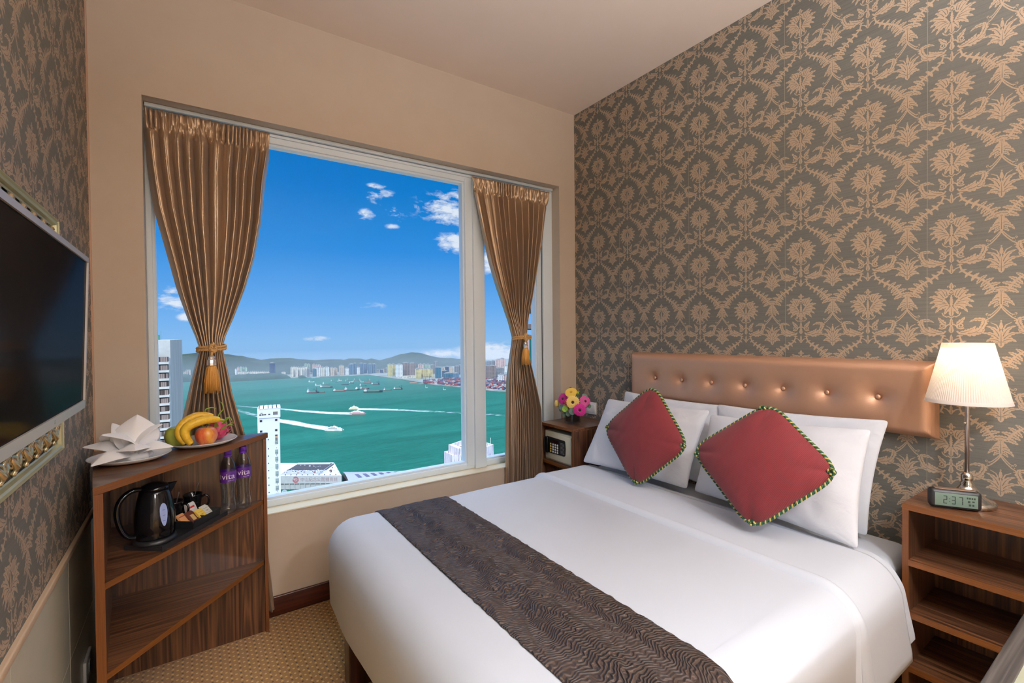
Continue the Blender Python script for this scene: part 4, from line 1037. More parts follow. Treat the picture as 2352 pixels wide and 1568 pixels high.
sachets = [  # x, y, tilt, colour, count, label
  (-.052, -.022, rgb(206, 150, 100), 3, 'tan sugar sachet with brown edge', 'tan sugar sachets'),
  (-.022, -.034, rgb(88, 40, 26), 3, 'dark brown coffee sachet with a gold picture', 'brown coffee sachets'),
  (.012, -.046, rgb(238, 204, 92), 3, 'yellow tea sachet with fine print', 'yellow tea sachets'),
  (.022, .006, rgb(238, 236, 236), 5, 'white creamer sachet with a red stripe', 'white and red sachets'),
  (.056, -.034, rgb(232, 232, 224), 3, 'white tea sachet with thin grey border', 'white tea sachets')]
posn = ['front of its row', 'second in its row', 'third in its row', 'fourth in its row', 'last in its row']
for x, y, colr, cnt, lab, grp in sachets:
    base = pmat('sachet_'+grp.replace(' ', '_'), colr, .5)
    for k in range(cnt):
        off = cdy.matrix_basis @ Vector((x, y+k*(.0055 if cnt > 3 else .0075), .008))
        r_ = thing('sachet', lab+', '+posn[k], 'sachet', off, ua, grp)
        Mx = Matrix.Rotation(radians((-26 if cnt > 3 else -42)+4*k), 4, 'X')
        ww = .025 if cnt > 3 else .0185; hh = .062 if cnt > 3 else (.046 if 'tea' in grp else .050)
        mb = MB(); mb.box(-ww, ww, -.0013, .0013, 0, hh, M=Mx, bev=.0006); pk = mb.build('packet', base, r_)
        if k == 0:
            mb = MB()
            if 'red' in grp: mb.box(-.014, .016, -.0020, -.0014, hh-.016, hh-.009, M=Mx)
            elif 'brown' in grp: mb.box(-.009, .009, -.0020, -.0014, .014, hh-.010, M=Mx)
            elif 'tan' in grp: mb.box(-ww+.001, ww-.001, -.0020, -.0014, hh-.007, hh-.003, M=Mx)
            else:
                for zz in (hh-.008, hh-.030):
                    mb.box(-.014, .014, -.0018, -.0014, zz, zz+.0008, M=Mx)
                mb.box(-.008, .008, -.0018, -.0014, hh-.019, hh-.0175, M=Mx); mb.box(-.005, .005, -.0018, -.0014, hh-.023, hh-.022, M=Mx)
            mb.build('print', pmat('sachet_print_'+grp.replace(' ', '_'), {'r': rgb(190, 40, 44), 'b': rgb(206, 176, 110), 't': rgb(150, 70, 40)}.get('r' if 'red' in grp else 'b' if 'brown' in grp else 't' if 'tan' in grp else 'x', rgb(120, 112, 90)), .5), pk)

M_pet = bpy.data.materials.new('clear_bottle_plastic'); M_pet.use_nodes = True; t = NT(M_pet.node_tree); t.n.clear()
tr = t.new('ShaderNodeBsdfTransparent'); tr.inputs[0].default_value = (.90, .95, .97, 1); gl = t.new('ShaderNodeBsdfGlossy'); gl.inputs['Roughness'].default_value = .06
lw = t.new('ShaderNodeLayerWeight'); lw.inputs[0].default_value = .45; mx = t.new('ShaderNodeMixShader')
t.l.new(t.math('ADD', t.math('MULTIPLY', t.math('POWER', lw.outputs['Facing'], 2.0), .75), .07), mx.inputs[0]); t.l.new(tr.outputs[0], mx.inputs[1]); t.l.new(gl.outputs[0], mx.inputs[2]); t.l.new(mx.outputs[0], t.new('ShaderNodeOutputMaterial').inputs[0])
M_purple = pmat('purple_cap', rgb(104, 50, 176), .35, coat=.3); M_lab = pmat('purple_bottle_label', rgb(84, 34, 128), .35, coat=.3)
def bottle(x, y, label, rz):
    r_ = thing('water_bottle', label, 'bottle', (x, y, SZ), rz, 'water bottles with purple caps')
    P = [(.010, .004), (.022, .0015), (.029, .006), (.0315, .014), (.0315, .030), (.0285, .055), (.0255, .080), (.0262, .105), (.0300, .125), (.0316, .140), (.0316, .188), (.0312, .200), (.027, .222), (.018, .242), (.0125, .252), (.0125, .262)]
    mb = MB(); mb.lathe([(.001, .005)]+P, n=48, cap=False, fn=lambda a, z: 1+(.020*sin(a*8) if .03 < z < .115 else 0)*sin(pi*min(1, max(0, (z-.03)/.085)))+(.03*cos(a*5) if z < .01 else 0)); mb.build('body', M_pet, r_)
    mb = MB(); mb.lathe([(.0130, .250), (.0150, .251), (.0150, .256), (.0135, .257)], n=32, cap=False); mb.lathe([(.0145, .258), (.0145, .277), (.0135, .280), (.001, .280)], n=36, fn=lambda a, z: 1+.02*sin(a*30)); mb.build('cap', M_purple, r_)
    mb = MB(); mb.lathe([(.0320, .141), (.0320, .188)], n=64, cap=False); lb = mb.build('label_band', M_lab, r_)
    vs, fs = text_mesh('vita', .042, bold=.0002)
    cx_ = sum(v.x for v in vs)/len(vs)
    mb = MB(); mb.add([(.0323*cos(-pi/2+(v.x-cx_)*.92/.0323+.42), .0323*sin(-pi/2+(v.x-cx_)*.92/.0323+.42), .166+v.y*.80) for v in vs], fs)
    for k in range(3): 
        for (a0, a1) in ((.0, .42), (.48, .80)):
            mb.grid(lambda u, v, k=k, a0=a0, a1=a1: (.0323*cos(-pi/2+a0+(a1-a0)*u), .0323*sin(-pi/2+a0+(a1-a0)*u), .1475-.0*k+v*.0016), 6, 1)
    for k in range(8): mb.grid(lambda u, v, k=k: (.0323*cos(-pi/2-1.15+.030*k+.014*u), .0323*sin(-pi/2-1.15+.030*k+.014*u), .155+v*.02), 1, 1)
    mb.build('lettering', pmat('white_print', rgb(235, 232, 240), .5), lb)
bottle(.128, 2.438, 'water bottle with purple cap, the nearer one beside the tray', radians(-6))
bottle(.190, 2.476, 'water bottle with purple cap, the farther one towards the shelf end', radians(-6))

# ------------------------------------------------------------------ on top: napkin plate and fruit plate
def plate(x, y, label, R_=.138):
    o = MB().lathe([(.001, .006), (.085, .006), (.105, .010), (R_-.004, .020), (R_, .0215), (R_+.0005, .0195), (.108, .006), (.080, 0), (.001, 0)], n=80)
    p_ = o.build('plate', M_white); p_.location = (x, y, T+.0005); return tag(p_, label, 'plate', 'white china plates')
plate(-.196, 2.300, 'white china plate under the folded napkin', .128)
plate(.036, 2.448, 'white china plate holding the fruit', .130)
M_nap = pmat('white_napkin_cloth', rgb(250, 250, 252), .75, sheen=.2); t, b = nodes(M_nap); bump(t, b, t.noise(objco(t), 14, 2, .5), .25, .004)
nc = Vector((-.186, 2.262, T+.020))
def petal(mb, tip, a_base, wd, lift=.0, curl=.0):
    tip = Vector(tip); base = nc+Vector((cos(a_base)*.012, sin(a_base)*.012, 0)); ax = tip-base; L = ax.length; d = ax.normalized()
    up = Vector((0, 0, 1)); sd = d.cross(up)
    if sd.length < .2: sd = Vector((1, 0, 0))
    sd.normalize(); nn = sd.cross(d).normalized()
    if nn.z < 0 and abs(nn.z) > .3: nn = -nn
    if nn.y > 0 and abs(nn.z) < .5: nn = -nn
    def fn(u, v):
        s = u*2-1; w_ = wd*min(1, .42+v*1.5)*max(0, 1-max(0, (v-.50)/.50)**1.7)
        h = (1-abs(s)**1.3)*.55*wd*min(1, (1-v)*2.2+.12)+.014*sin(pi*v)
        c = base+ax*v+up*(curl*L*sin(pi*v)); return c+sd*(s*w_)+nn*h
    mb.grid(fn, 14, 16); 
mb = MB()
pet = [((-.172, 2.275, 1.125), 1.3, .075), ((-.250, 2.300, 1.096), 2.3, .060), ((-.266, 2.185, 1.072), 3.4, .070), ((-.092, 2.245, 1.084), .2, .068),
       ((-.290, 2.142, .974), 3.9, .050), ((-.328, 2.262, 1.022), 3.0, .050), ((-.060, 2.205, .998), -.4, .048), ((-.125, 2.33, 1.06), 1.0, .060), ((-.20, 2.36, 1.07), 1.8, .060), ((-.170, 2.15, 1.010), -1.4, .055)]
for tip, a, wd in pet: petal(mb, tip, a, wd)
mb.lathe([(.001, 0), (.05, .0), (.062, .012), (.052, .030), (.02, .034), (.001, .03)], nc-Vector((0, 0, .012)), n=30, fn=lambda a, z: 1+.12*sin(a*7))
nk = mb.build('folded_napkin', M_nap); tag(nk, 'white napkin folded into a pointed star on its plate', 'napkin')
sm = nk.modifiers.new('thick', 'SOLIDIFY'); sm.thickness = .0022; sb = nk.modifiers.new('sub', 'SUBSURF'); sb.levels = 1; sb.render_levels = 1

def apple_prof(r): return [(.001, -.80*r), (.25*r, -.90*r), (.55*r, -.86*r), (.85*r, -.50*r), (1.0*r, -.02*r), (.97*r, .35*r), (.78*r, .72*r), (.45*r, .90*r), (.18*r, .80*r), (.001, .62*r)]
def fruit(x, y, r, mt, label, name, cat, squash=1.0):
    r_ = thing(name, label, cat, (x, y, T+.008+.88*r*squash)); P = apple_prof(r)
    # smooth the profile
    Q = [Vector((a, 0, c*squash)) for a, c in P]; Q = smooth_path(Q, 4)
    mb = MB(); mb.lathe([(max(.0005, q.x), q.z) for q in Q], n=40, fn=lambda a, z: 1+.018*sin(a*5+1)); mb.build('flesh', mt, r_)
    mb = MB(); mb.tube([(0, 0, .60*r*squash), (.001, .001, .85*r*squash), (.005, .0, 1.06*r*squash)], .0014, 6); mb.build('stem', pmat('brown_stem', rgb(80, 56, 34), .7), r_); return r_
M_gapple = noisy('green_apple_skin', rgb(142, 150, 52), rgb(168, 172, 74), 14, .3)
fruit(-.052, 2.436, .0475, M_gapple, 'large green apple on the left of the fruit plate', 'green_apple', 'apple', .95)
M_rapple = pmat('red_and_yellow_apple_skin', rgb(214, 130, 60), .28, coat=.2); t, b = nodes(M_rapple)
oc = objco(t); xx, yy, zz = t.xyz(oc); f = t.math('ADD', t.math('ADD', t.math('MULTIPLY', xx, 9.0), .52), t.math('MULTIPLY', t.math('SUBTRACT', t.noise(t.scale(oc, (40, 40, 14)), 1.4, 4, .7), .5), 1.1))
t.l.new(t.ramp(f, [(.12, rgb(190, 62, 48)), (.42, rgb(214, 118, 66)), (.62, rgb(224, 158, 62)), (.9, rgb(212, 104, 66))]), b.inputs['Base Color'])
fruit(.048, 2.392, .0415, M_rapple, 'red and yellow apple under the bananas', 'red_apple', 'apple')
M_ban = pmat('banana_skin', rgb(232, 184, 44), .4); t, b = nodes(M_ban); oc = objco(t)
t.l.new(t.ramp(t.noise(oc, 24, 4, .7), [(.35, rgb(206, 156, 36)), (.5, rgb(234, 186, 46)), (.75, rgb(240, 202, 70))]), b.inputs['Base Color'])
def banana(P, r0, label):
    P = [Vector(p) for p in P]; c0 = P[0]; r_ = thing('banana', label, 'banana', c0, 0, 'bananas lying over the apples')
    Q = smooth_path([p-c0 for p in P], 8); n = len(Q)
    mb = MB(); mb.tube(Q, lambda q: r0*(.30+.70*min(1, sin(pi*min(1, max(0, q*.96+.02)))**.45)) if 0 < q < 1 else r0*.28, 10, sq=.93); mb.build('peel', M_ban, r_)
    mb = MB(); d = (Q[-1]-Q[-4]).normalized(); mb.tube([Q[-1]-d*.002, Q[-1]+d*.008, Q[-1]+d*.016], lambda q: r0*.30*(1-.25*q), 8); mb.build('stalk', pmat('green_stalk', rgb(176, 170, 60), .5), r_)
    mb = MB(); mb.ball(Q[0], r0*.30, 0, 10); mb.build('tip', pmat('dark_tip', rgb(70, 50, 24), .7), r_)
banana([(-.004, 2.342, .976), (-.020, 2.345, 1.000), (-.026, 2.350, 1.030), (-.010, 2.352, 1.050), (.026, 2.358, 1.064), (.068, 2.368, 1.066), (.098, 2.376, 1.060)], .0195, 'nearer banana curving over the red apple')
banana([(-.024, 2.352, .978), (-.042, 2.360, 1.005), (-.044, 2.372, 1.034), (-.024, 2.385, 1.062), (.012, 2.395, 1.080), (.048, 2.398, 1.080), (.075, 2.400, 1.072)], .0185, 'farther banana lying behind the other one')
dfr = thing('dragon_fruit', 'pink dragon fruit with green scales at the back of the fruit plate', 'fruit', (.092, 2.47, T+.052))
mb = MB(); mb.ball((0, 0, 0), .038, n=28, sz=1.12); mb.build('body', noisy('pink_fruit_skin', rgb(176, 44, 84), rgb(206, 76, 108), 30, .45), dfr)
mb = MB(); rnd = random.Random(4)
for k in range(20):
    a = k*2.4; zz = -.03+.066*k/20; rr = sqrt(max(0, 1-(zz/.044)**2))*.037
    p = Vector((rr*cos(a), rr*sin(a), zz)); d = Vector((cos(a)*.8, sin(a)*.8, .9)).normalized(); sd = Vector((-sin(a), cos(a), 0)); L = rnd.uniform(.022, .04)
    q = [p-sd*.009, p+sd*.009, p+d*L*.5+sd*.006+Vector((cos(a), sin(a), 0))*.004, p+d*L+Vector((cos(a), sin(a), 0))*.012, p+d*L*.5-sd*.006+Vector((cos(a), sin(a), 0))*.004]
    mb.add(q, [(0, 1, 2, 3, 4)], 1 if k > 8 else 0)
sc_ = mb.build('scales', [pmat('pink_scale', rgb(200, 70, 96), .5), pmat('green_scale', rgb(140, 172, 62), .5)], dfr); sm = sc_.modifiers.new('thick', 'SOLIDIFY'); sm.thickness = .0018
mb = MB()
for P in ([(-.012, -.01, .04), (-.035, -.015, .062), (-.045, -.02, .095), (-.022, -.02, .104), (-.004, -.02, .098)], [(-.002, 0, .04), (.006, -.01, .070), (.022, -.01, .092), (.018, -.01, .118), (.008, -.01, .126)],
          [(.02, -.01, .03), (.036, -.015, .052), (.050, -.02, .050), (.056, -.02, .034)], [(.0, .0, .04), (-.022, .0, .060), (-.038, 0, .064), (-.05, -.01, .055)], [(.025, 0, .01), (.05, -.01, .02), (.062, -.01, .012)]):
    mb.tube(smooth_path([Vector(p) for p in P], 5), lambda q: .0058*(1-.8*q)+.0008, 7, sq=.5)
mb.build('leaf_tips', pmat('green_scale', rgb(140, 172, 62), .5), dfr)

# ------------------------------------------------------------------ flowers in a square glass vase
VX, VY, VZ = 2.155, 2.435, .806
vs_ = thing('glass_vase', 'small square glass vase with dark lining on the corner nightstand', 'vase', (VX, VY, VZ), radians(8))
mb = MB()
for s in (0,):
    mb.box(-.040, .040, -.040, .040, 0, .008, bev=.002)
    for x0, x1, y0, y1 in ((-.040, .040, -.040, -.036), (-.040, .040, .036, .040), (-.040, -.036, -.036, .036), (.036, .040, -.036, .036)): mb.box(x0, x1, y0, y1, .006, .078, bev=.001)
mb.build('glass', M_pet, vs_)
mb = MB(); mb.box(-.0345, .0345, -.0345, .0345, .010, .062, bev=.003); mb.build('dark_lining', pmat('dark_leaf_lining', rgb(34, 30, 22), .5), vs_)
VC = Vector((VX, VY, VZ+.075))
def gerbera(px_, py_, R_, petc, heartc, label, c, facing):
    p = Vector(c); z = Vector(facing).normalized(); x = z.orthogonal().normalized(); y = z.cross(x)
    M_ = Matrix((x, y, z)).transposed().to_4x4(); r_ = thing('gerbera', label, 'flower', p, 0, 'flowers in the glass vase')
    mb = MB()
    for ring, (n, L, dz) in enumerate(((22, 1.0, 0), (20, .86, .003), (14, .6, .006))):
        for k in range(n):
            a = 2*pi*k/n+ring*.12; w_ = R_*L*.17
            pts = [(.18, .35, .0), (.5, 1.0, .10), (.8, 1.0, .10), (1.0, .3, .02)]
            vs = []
            for q, ww, hh in pts:
                for s in (-1, 0, 1): vs.append(M_ @ Vector((cos(a)*R_*L*q-sin(a)*s*w_*ww, sin(a)*R_*L*q+cos(a)*s*w_*ww, dz+hh*R_+(0 if s else -.04*R_))))
            fs = []
            for i in range(3):
                for j in range(2): fs.append((i*3+j, i*3+j+1, i*3+j+4, i*3+j+3))
            mb.add(vs, fs, 0, True)
    mb.build('petals', petc, r_)
    mb = MB(); mb.ball((0, 0, 0), R_*.24, n=16, sz=.45, M=M_ @ Matrix.Translation((0, 0, .006))); mb.build('heart', heartc, r_)
    base = VC-p+Vector((random.uniform(-.012, .012), random.uniform(-.012, .012), -.03)); mb = MB(); mb.tube([-z*.001, -z*.02+base*.2, base], .002, 6); mb.build('stem', M_stem, r_)
M_stem = pmat('green_flower_stem', rgb(90, 124, 52), .6)
M_pink = pmat('magenta_petals', rgb(206, 34, 140), .5, sheen=.2); M_pink2 = pmat('pink_petals', rgb(214, 84, 152), .5, sheen=.2); M_yel = pmat('yellow_petals', rgb(244, 204, 84), .5, sheen=.2); M_yel2 = pmat('pale_yellow_petals', rgb(246, 214, 120), .5)
M_hd = pmat('dark_flower_heart', rgb(60, 24, 30), .7); M_hy = pmat('yellow_flower_heart', rgb(196, 150, 40), .7)
gerbera(0, 0, .046, M_yel2, M_hd, 'pale yellow gerbera at the centre of the flower arrangement', (2.115, 2.384, .955), (-.75, -.65, .15))
gerbera(0, 0, .043, M_yel, M_hy, 'bright yellow gerbera at the top of the flower arrangement', (2.15, 2.44, 1.012), (-.55, -.45, .75))
gerbera(0, 0, .043, M_pink, M_hd, 'magenta gerbera at the lower right of the flower arrangement', (2.105, 2.305, .915), (-.75, -.70, -.05))
gerbera(0, 0, .040, M_pink2, M_hd, 'pink gerbera tilted towards the wall switch', (2.175, 2.330, .962), (-.25, -.85, .35))
gerbera(0, 0, .040, M_pink, M_hd, 'magenta gerbera at the upper left of the flower arrangement', (2.125, 2.495, .965), (-.85, -.25, .25))
def bud(c, r, mt, label, name, cat, sz=1.0):
    r_ = thing(name, label, cat, c, 0, 'flowers in the glass vase'); mb = MB()
    for k in range(9):
        a = k*2.4; rr = r*(.45+.05*k); mb.grid(lambda u, v, a=a, rr=rr: (rr*cos(a+(u-.5)*2.2)*(.35+.65*sin(pi*(.15+.7*v))), rr*sin(a+(u-.5)*2.2)*(.35+.65*sin(pi*(.15+.7*v))), (v-.5)*2*r*sz*(1-.03*k)), 8, 8)
    mb.ball((0, 0, 0), r*.6, n=14, sz=sz); o = mb.build('petals', mt, r_); sm = o.modifiers.new('t', 'SOLIDIFY'); sm.thickness = .001
    p = Vector(c); base = VC-p+Vector((0, 0, -.03)); mb = MB(); mb.tube([Vector((0, 0, -r*.8)), base*.5, base], .002, 6); mb.build('stem', M_stem, r_)
bud((2.108, 2.440, .948), .020, pmat('red_rose_petals', rgb(206, 24, 58), .5, sheen=.2), 'small red rose between the magenta and yellow gerberas', 'rose', 'flower')
bud((2.125, 2.565, .925), .021, M_yel2, 'pale yellow rosebud at the far left of the flower arrangement', 'rosebud', 'flower', 1.2)
bud((2.175, 2.40, 1.012), .009, pmat('green_bud', rgb(150, 190, 50), .5), 'small green bud at the upper right of the flower arrangement', 'green_bud', 'flower', 1.3)
def rleaf(c, r, facing, mt, label, cupped=.15):
    p = Vector(c); z = Vector(facing).normalized(); x = z.orthogonal().normalized(); y = z.cross(x); M_ = Matrix((x, y, z)).transposed().to_4x4()
    mb = MB(); mb.grid(lambda u, v: tuple(M_ @ Vector((r*v*cos(2*pi*u), r*v*sin(2*pi*u)*.92, cupped*r*v*v+.05*r*sin(2*pi*u*3)*v))), 24, 5)
    base = VC-p+Vector((0, 0, -.02)); mb.tube([(0, 0, 0), base*.5-z*.004, base], .0014, 5)
    o = mb.build('eucalyptus_leaf', mt); o.location = p; tag(o, label, 'leaf', 'round leaves around the vase rim'); sm = o.modifiers.new('t', 'SOLIDIFY'); sm.thickness = .0008
M_l1 = pmat('bright_green_leaf', rgb(132, 172, 62), .5); M_l2 = pmat('grey_green_leaf', rgb(110, 136, 122), .55); M_l3 = pmat('dark_leaf', rgb(58, 82, 52), .55)
rleaf((2.092, 2.440, .905), .022, (-.8, -.5, .3), M_l1, 'bright green round leaf at the front of the flower arrangement')
for c, r, f, l in [((2.125, 2.515, .905), .022, (-.8, .1, .4), 'left of the bright green leaf, below the magenta gerbera'), ((2.13, 2.480, .880), .020, (-.8, -.1, -.1), 'hanging over the left side of the vase rim'),
                   ((2.100, 2.375, .895), .024, (-.8, -.5, .1), 'under the pale yellow gerbera'), ((2.105, 2.42, .872), .018, (-.8, -.5, -.2), 'low at the front edge of the vase'), ((2.10, 2.46, .862), .014, (-.8, -.3, -.3), 'small and lowest at the left of the vase'),
                   ((2.185, 2.345, .995), .020, (-.2, -.6, .7), 'behind the pink gerbera near the switch'), ((2.13, 2.535, .885), .016, (-.8, .2, -.3), 'far left, below the rosebud')]:
    rleaf(c, r, f, M_l2, 'grey-green round leaf '+l)
for c, r, f, l in [((2.17, 2.47, 1.035), .014, (-.5, -.2, .7), 'dark green leaf above the top yellow gerbera'), ((2.155, 2.40, .985), .024, (-.6, -.5, .6), 'dark green leaf between the yellow and pink gerberas'), ((2.17, 2.285, .935), .014, (-.3, -.9, .1), 'dark narrow leaf beside the wall switch')]:
    rleaf(c, r, f, M_l3, l)
# ================================================================== outside: harbour, far shore, towers
M_sea = pmat('teal_harbour_water', rgb(34, 150, 134), .4, spec=.12); t, b = nodes(M_sea)
g = t.new('ShaderNodeNewGeometry').outputs['Position']
sx_, sy_, sz_ = t.xyz(g)
n1 = t.noise(t.scale(g, (.0022, .010, 1), rot=(0, 0, radians(-34))), 1, 5, .6, .6)
n2 = t.noise(t.scale(g, (.05, .16, 1), rot=(0, 0, radians(-34))), 1, 4, .65, .4)
t.l.new(t.ramp(t.math('ADD', t.math('MULTIPLY', n1, .55), t.math('MULTIPLY', n2, .45)), [(.34, rgb(6, 82, 62)), (.5, rgb(16, 97, 77)), (.66, rgb(32, 112, 92))]), b.inputs['Base Color'])
bump(t, b, t.math('ADD', n2, t.math('MULTIPLY', t.noise(t.scale(g, (.25, .8, 1), rot=(0, 0, radians(-34))), 1, 3, .6), .5)), .5, 4)
mb = MB(); mb.box(-1500, 4500, 240, 3650, SEA-2, SEA); struct('sea', mb, M_sea)
mb = MB(); mb.box(-600, 700, 6, 700, SEA-2, SEA+1.5); struct('ground', mb, noisy('pale_waterfront_ground', rgb(150, 146, 138), rgb(120, 118, 112), .05, .9))
SH = [(-1500, 2990), (238, 2985), (303, 2830), (446, 2790), (635, 2730), (842, 2690), (888, 2263), (901, 1934), (951, 1758), (966, 1625), (1010, 1500), (1400, 1380), (4500, 1300), (4500, 3640), (-1500, 3640)]
mb = MB(); mb.prism(SH, SEA-1, SEA+3); struct('far_shore', mb, noisy('urban_shore_ground', rgb(150, 150, 146), rgb(90, 104, 92), .02, .9))
# hills
M_hill = noisy('dark_green_hillside', rgb(34, 48, 38), rgb(54, 68, 52), .01, .95)
RIDGE = [(300, 836), (420, 813), (470, 808), (521, 813), (550, 817), (579, 822), (601, 826), (622, 823), (666, 822), (695, 825), (723, 827), (760, 825), (791, 826), (801, 823), (827, 823), (841, 826), (853, 823), (873, 827), (892, 822), (921, 813), (947, 809), (964, 811), (986, 817), (1015, 822), (1070, 825), (1120, 829), (1180, 833), (1260, 836), (1400, 842)]
RP = [on_y(x, y, 3450) for x, y in RIDGE]
def hill_fn(u, v):
    k = u*(len(RP)-1); i = min(len(RP)-2, int(k)); q = k-i; q = q*q*(3-2*q)*.5+q*.5
    x = RP[i].x+(RP[i+1].x-RP[i].x)*(k-i); zr = RP[i].z+(RP[i+1].z-RP[i].z)*q
    yy = 3050+590*v; h = sin(pi*min(1, v/.68)/2)**.9 if v < .68 else cos(pi*(v-.68)/.64)
    n_ = noise.noise(Vector((x*.006, yy*.006, 0)))*14+noise.noise(Vector((x*.02, yy*.02, 3)))*5
    return (x*(1+(yy-3450)/3450*.6), yy, SEA+3+(zr-SEA-3)*max(0, h)+n_*sin(pi*min(1, v*1.1))*(.9 if v < .6 else .1))
mb = MB(); mb.grid(hill_fn, 220, 30); struct('hills', mb, M_hill)
def mound(name, x0, x1, ytop, Y, label, dep=120):
    a = on_y(x0, ytop, Y); c = on_y(x1, ytop, Y); zt = (a.z+c.z)/2; cx, rx = (a.x+c.x)/2, (c.x-a.x)/2
    def fn(u, v):
        x = cx+rx*(2*u-1); yy = Y-dep+2*dep*v; h = max(0, 1-(2*u-1)**4)*max(0, 1-(2*v-1)**2)
        return (x, yy, SEA+(zt-SEA)*h**.5*(.86+.14*noise.noise(Vector((x*.03, yy*.03, 0))))+4*noise.noise(Vector((x*.06, yy*.06, 1)))*h)
    mb = MB(); mb.grid(fn, 90, 20); o = mb.build(name, noisy('wooded_island', rgb(24, 52, 40), rgb(44, 72, 50), .03, .95)); tag(o, label, 'island')
mound('wooded_island', 500, 664, 856.5, 2850, 'low dark green wooded island along the far shore, right of the left curtain', 75)
mound('wooded_island', 380, 446, 857, 2960, 'dark green wooded shore behind the office tower, left of the left curtain', 55)
mound('wooded_island', 686, 702, 861.5, 2765, 'small green wooded point at the foot of the cream towers', 30)

# facade material with window grid
def facade(name, wallc, winc, fx=4.0, fz=3.2, dens=.5):
    if name in MATS: return MATS[name]
    mt = pmat(name, wallc, .6); t, b = nodes(mt); p = t.new('ShaderNodeNewGeometry').outputs['Position']; x, y, z = t.xyz(p)
    hx = t.math('ADD', x, t.math('MULTIPLY', y, .35))
    a = t.math('GREATER_THAN', t.math('FRACT', t.math('DIVIDE', hx, fx)), dens); c = t.math('GREATER_THAN', t.math('FRACT', t.math('DIVIDE', z, fz)), .42)
    t.l.new(t.mix(t.math('MULTIPLY', a, c), wallc, winc), b.inputs['Base Color']); return mt
FAC = {
 'cream': (rgb(232, 222, 204), rgb(150, 140, 128)), 'white': (rgb(236, 234, 230), rgb(140, 146, 152)), 'beige': (rgb(214, 192, 166), rgb(140, 120, 104)), 'pink': (rgb(224, 186, 170), rgb(150, 116, 110)),
 'blue': (rgb(96, 128, 150), rgb(40, 66, 96)), 'navy': (rgb(44, 66, 104), rgb(20, 36, 66)), 'teal': (rgb(50, 120, 140), rgb(22, 66, 92)), 'grey': (rgb(140, 138, 138), rgb(74, 74, 82)),
 'yellow': (rgb(226, 208, 140), rgb(150, 130, 84)), 'green': (rgb(170, 196, 170), rgb(90, 120, 104)), 'brown': (rgb(150, 128, 116), rgb(86, 72, 68))}
FM = {k: facade('facade_'+k, v[0], v[1], 9.0, 7.0) for k, v in FAC.items()}
M_flat = pmat('flat_roof_grey', rgb(150, 150, 148), .9)
PLACED = []
def city(x0, x1, ytop, Y, colk, label, group=None, zb=SEA, crown=True, dep=26, ytop2=None):
    while any(x0 < q[1]+1 and x1 > q[0]-1 and abs(Y-q[2]) < 31 for q in PLACED): Y += 6
    PLACED.append((x0, x1, Y))
    a = on_y(x0, ytop, Y); c = on_y(x1, ytop, Y); zt = a.z; w_ = (c.x-a.x)*1.14; xc = (a.x+c.x)/2
    r_ = thing('city_tower', label, 'building', (xc, Y, zb), 0, group)
    hw = w_/2*.86; H_ = zt-zb
    notch = hw*.22
    plan = [(-hw, 0), (-notch, 0), (-notch, 3), (notch, 3), (notch, 0), (hw, 0), (hw, dep), (-hw, dep)] if hw > 6 else [(-hw, 0), (hw, 0), (hw, dep), (-hw, dep)]
    mb = MB(); mb.prism(plan, 0, H_-3); mb.build('facade', FM[colk], r_)
    mb = MB(); mb.box(-hw*.9, hw*.9, 1, dep-1, H_-3, H_-1.5)
    if crown: mb.box(-hw*.5, hw*.4, 5, dep-8, H_-1.5, H_+3); mb.box(-hw*.8, -hw*.6, 6, 12, H_-1.5, H_+1.5)
    mb.build('roof', M_flat, r_); return r_
# towers rising from the far shore, left to right
ORD = 'first second third fourth fifth sixth seventh eighth ninth tenth eleventh twelfth thirteenth fourteenth fifteenth sixteenth'.split()
def rowof(x0, x1, n, ytop, Y, colk, label, group, jit=1.0, **k):
    w_ = (x1-x0)/n
    for i in range(n):
        lb = label if n > 16 else label+', '+ORD[i]+' from the left'
        city(x0+w_*i+.25, x0+w_*(i+1)-.25, ytop+random.uniform(-jit, jit), Y+(0, 30)[i % 2]*(n > 8 and x1-x0 > 60)+random.uniform(-1, 1), colk, lb, group, **k)
rowof(546, 619, 16, 853.5, 3000, 'cream', 'low cream block in the long row behind the island', 'row of low cream blocks behind the island', .6)
rowof(668.5, 705, 7, 842.5, 2830, 'cream', 'slim cream tower in the tight row above the shore', 'tight row of slim cream towers', .8)
city(620, 632, 833, 2960, 'navy', 'dark blue glass tower standing alone above the wooded island')
city(540, 544.5, 847, 3070, 'white', 'short white block at the left end of the row behind the island')
city(545, 550, 843, 3070, 'pink', 'pinkish tower just above the left end of the row behind the island')
rowof(551, 568, 3, 843, 3070, 'green', 'grey-green tower above the long low row', 'three grey-green towers above the low row', .6)
rowof(531, 549, 3, 833, 3330, 'beige', 'hazy slim tower on the left hillside', 'hazy slim towers on the left hillside', .5, zb=-190)
city(551, 556.5, 824, 3340, 'cream', 'hazy tall twin-topped tower highest on the left hillside', zb=-190); city(557.3, 562, 829, 3340, 'cream', 'hazy tower right beside the highest hillside tower', zb=-190)
rowof(570, 585, 3, 825, 3380, 'cream', 'hazy pale block high on the slope', 'hazy pale blocks high on the slope', .4, zb=-170)
city(648, 656, 853.5, 2960, 'cream', 'low cream block between the dark blue tower and the slim cream row', crown=False)
rowof(421, 438, 5, 852, 3060, 'beige', 'small hazy block beside the office tower', 'small hazy blocks left of the curtain', 3)
rowof(700, 713, 2, 836, 3035, 'green', 'hazy tower behind the slim cream row', 'hazy towers behind the slim cream row', 1)
rowof(719, 737, 3, 837, 3000, 'pink', 'hazy pinkish tower behind the white pair', 'hazy pinkish towers', 1)
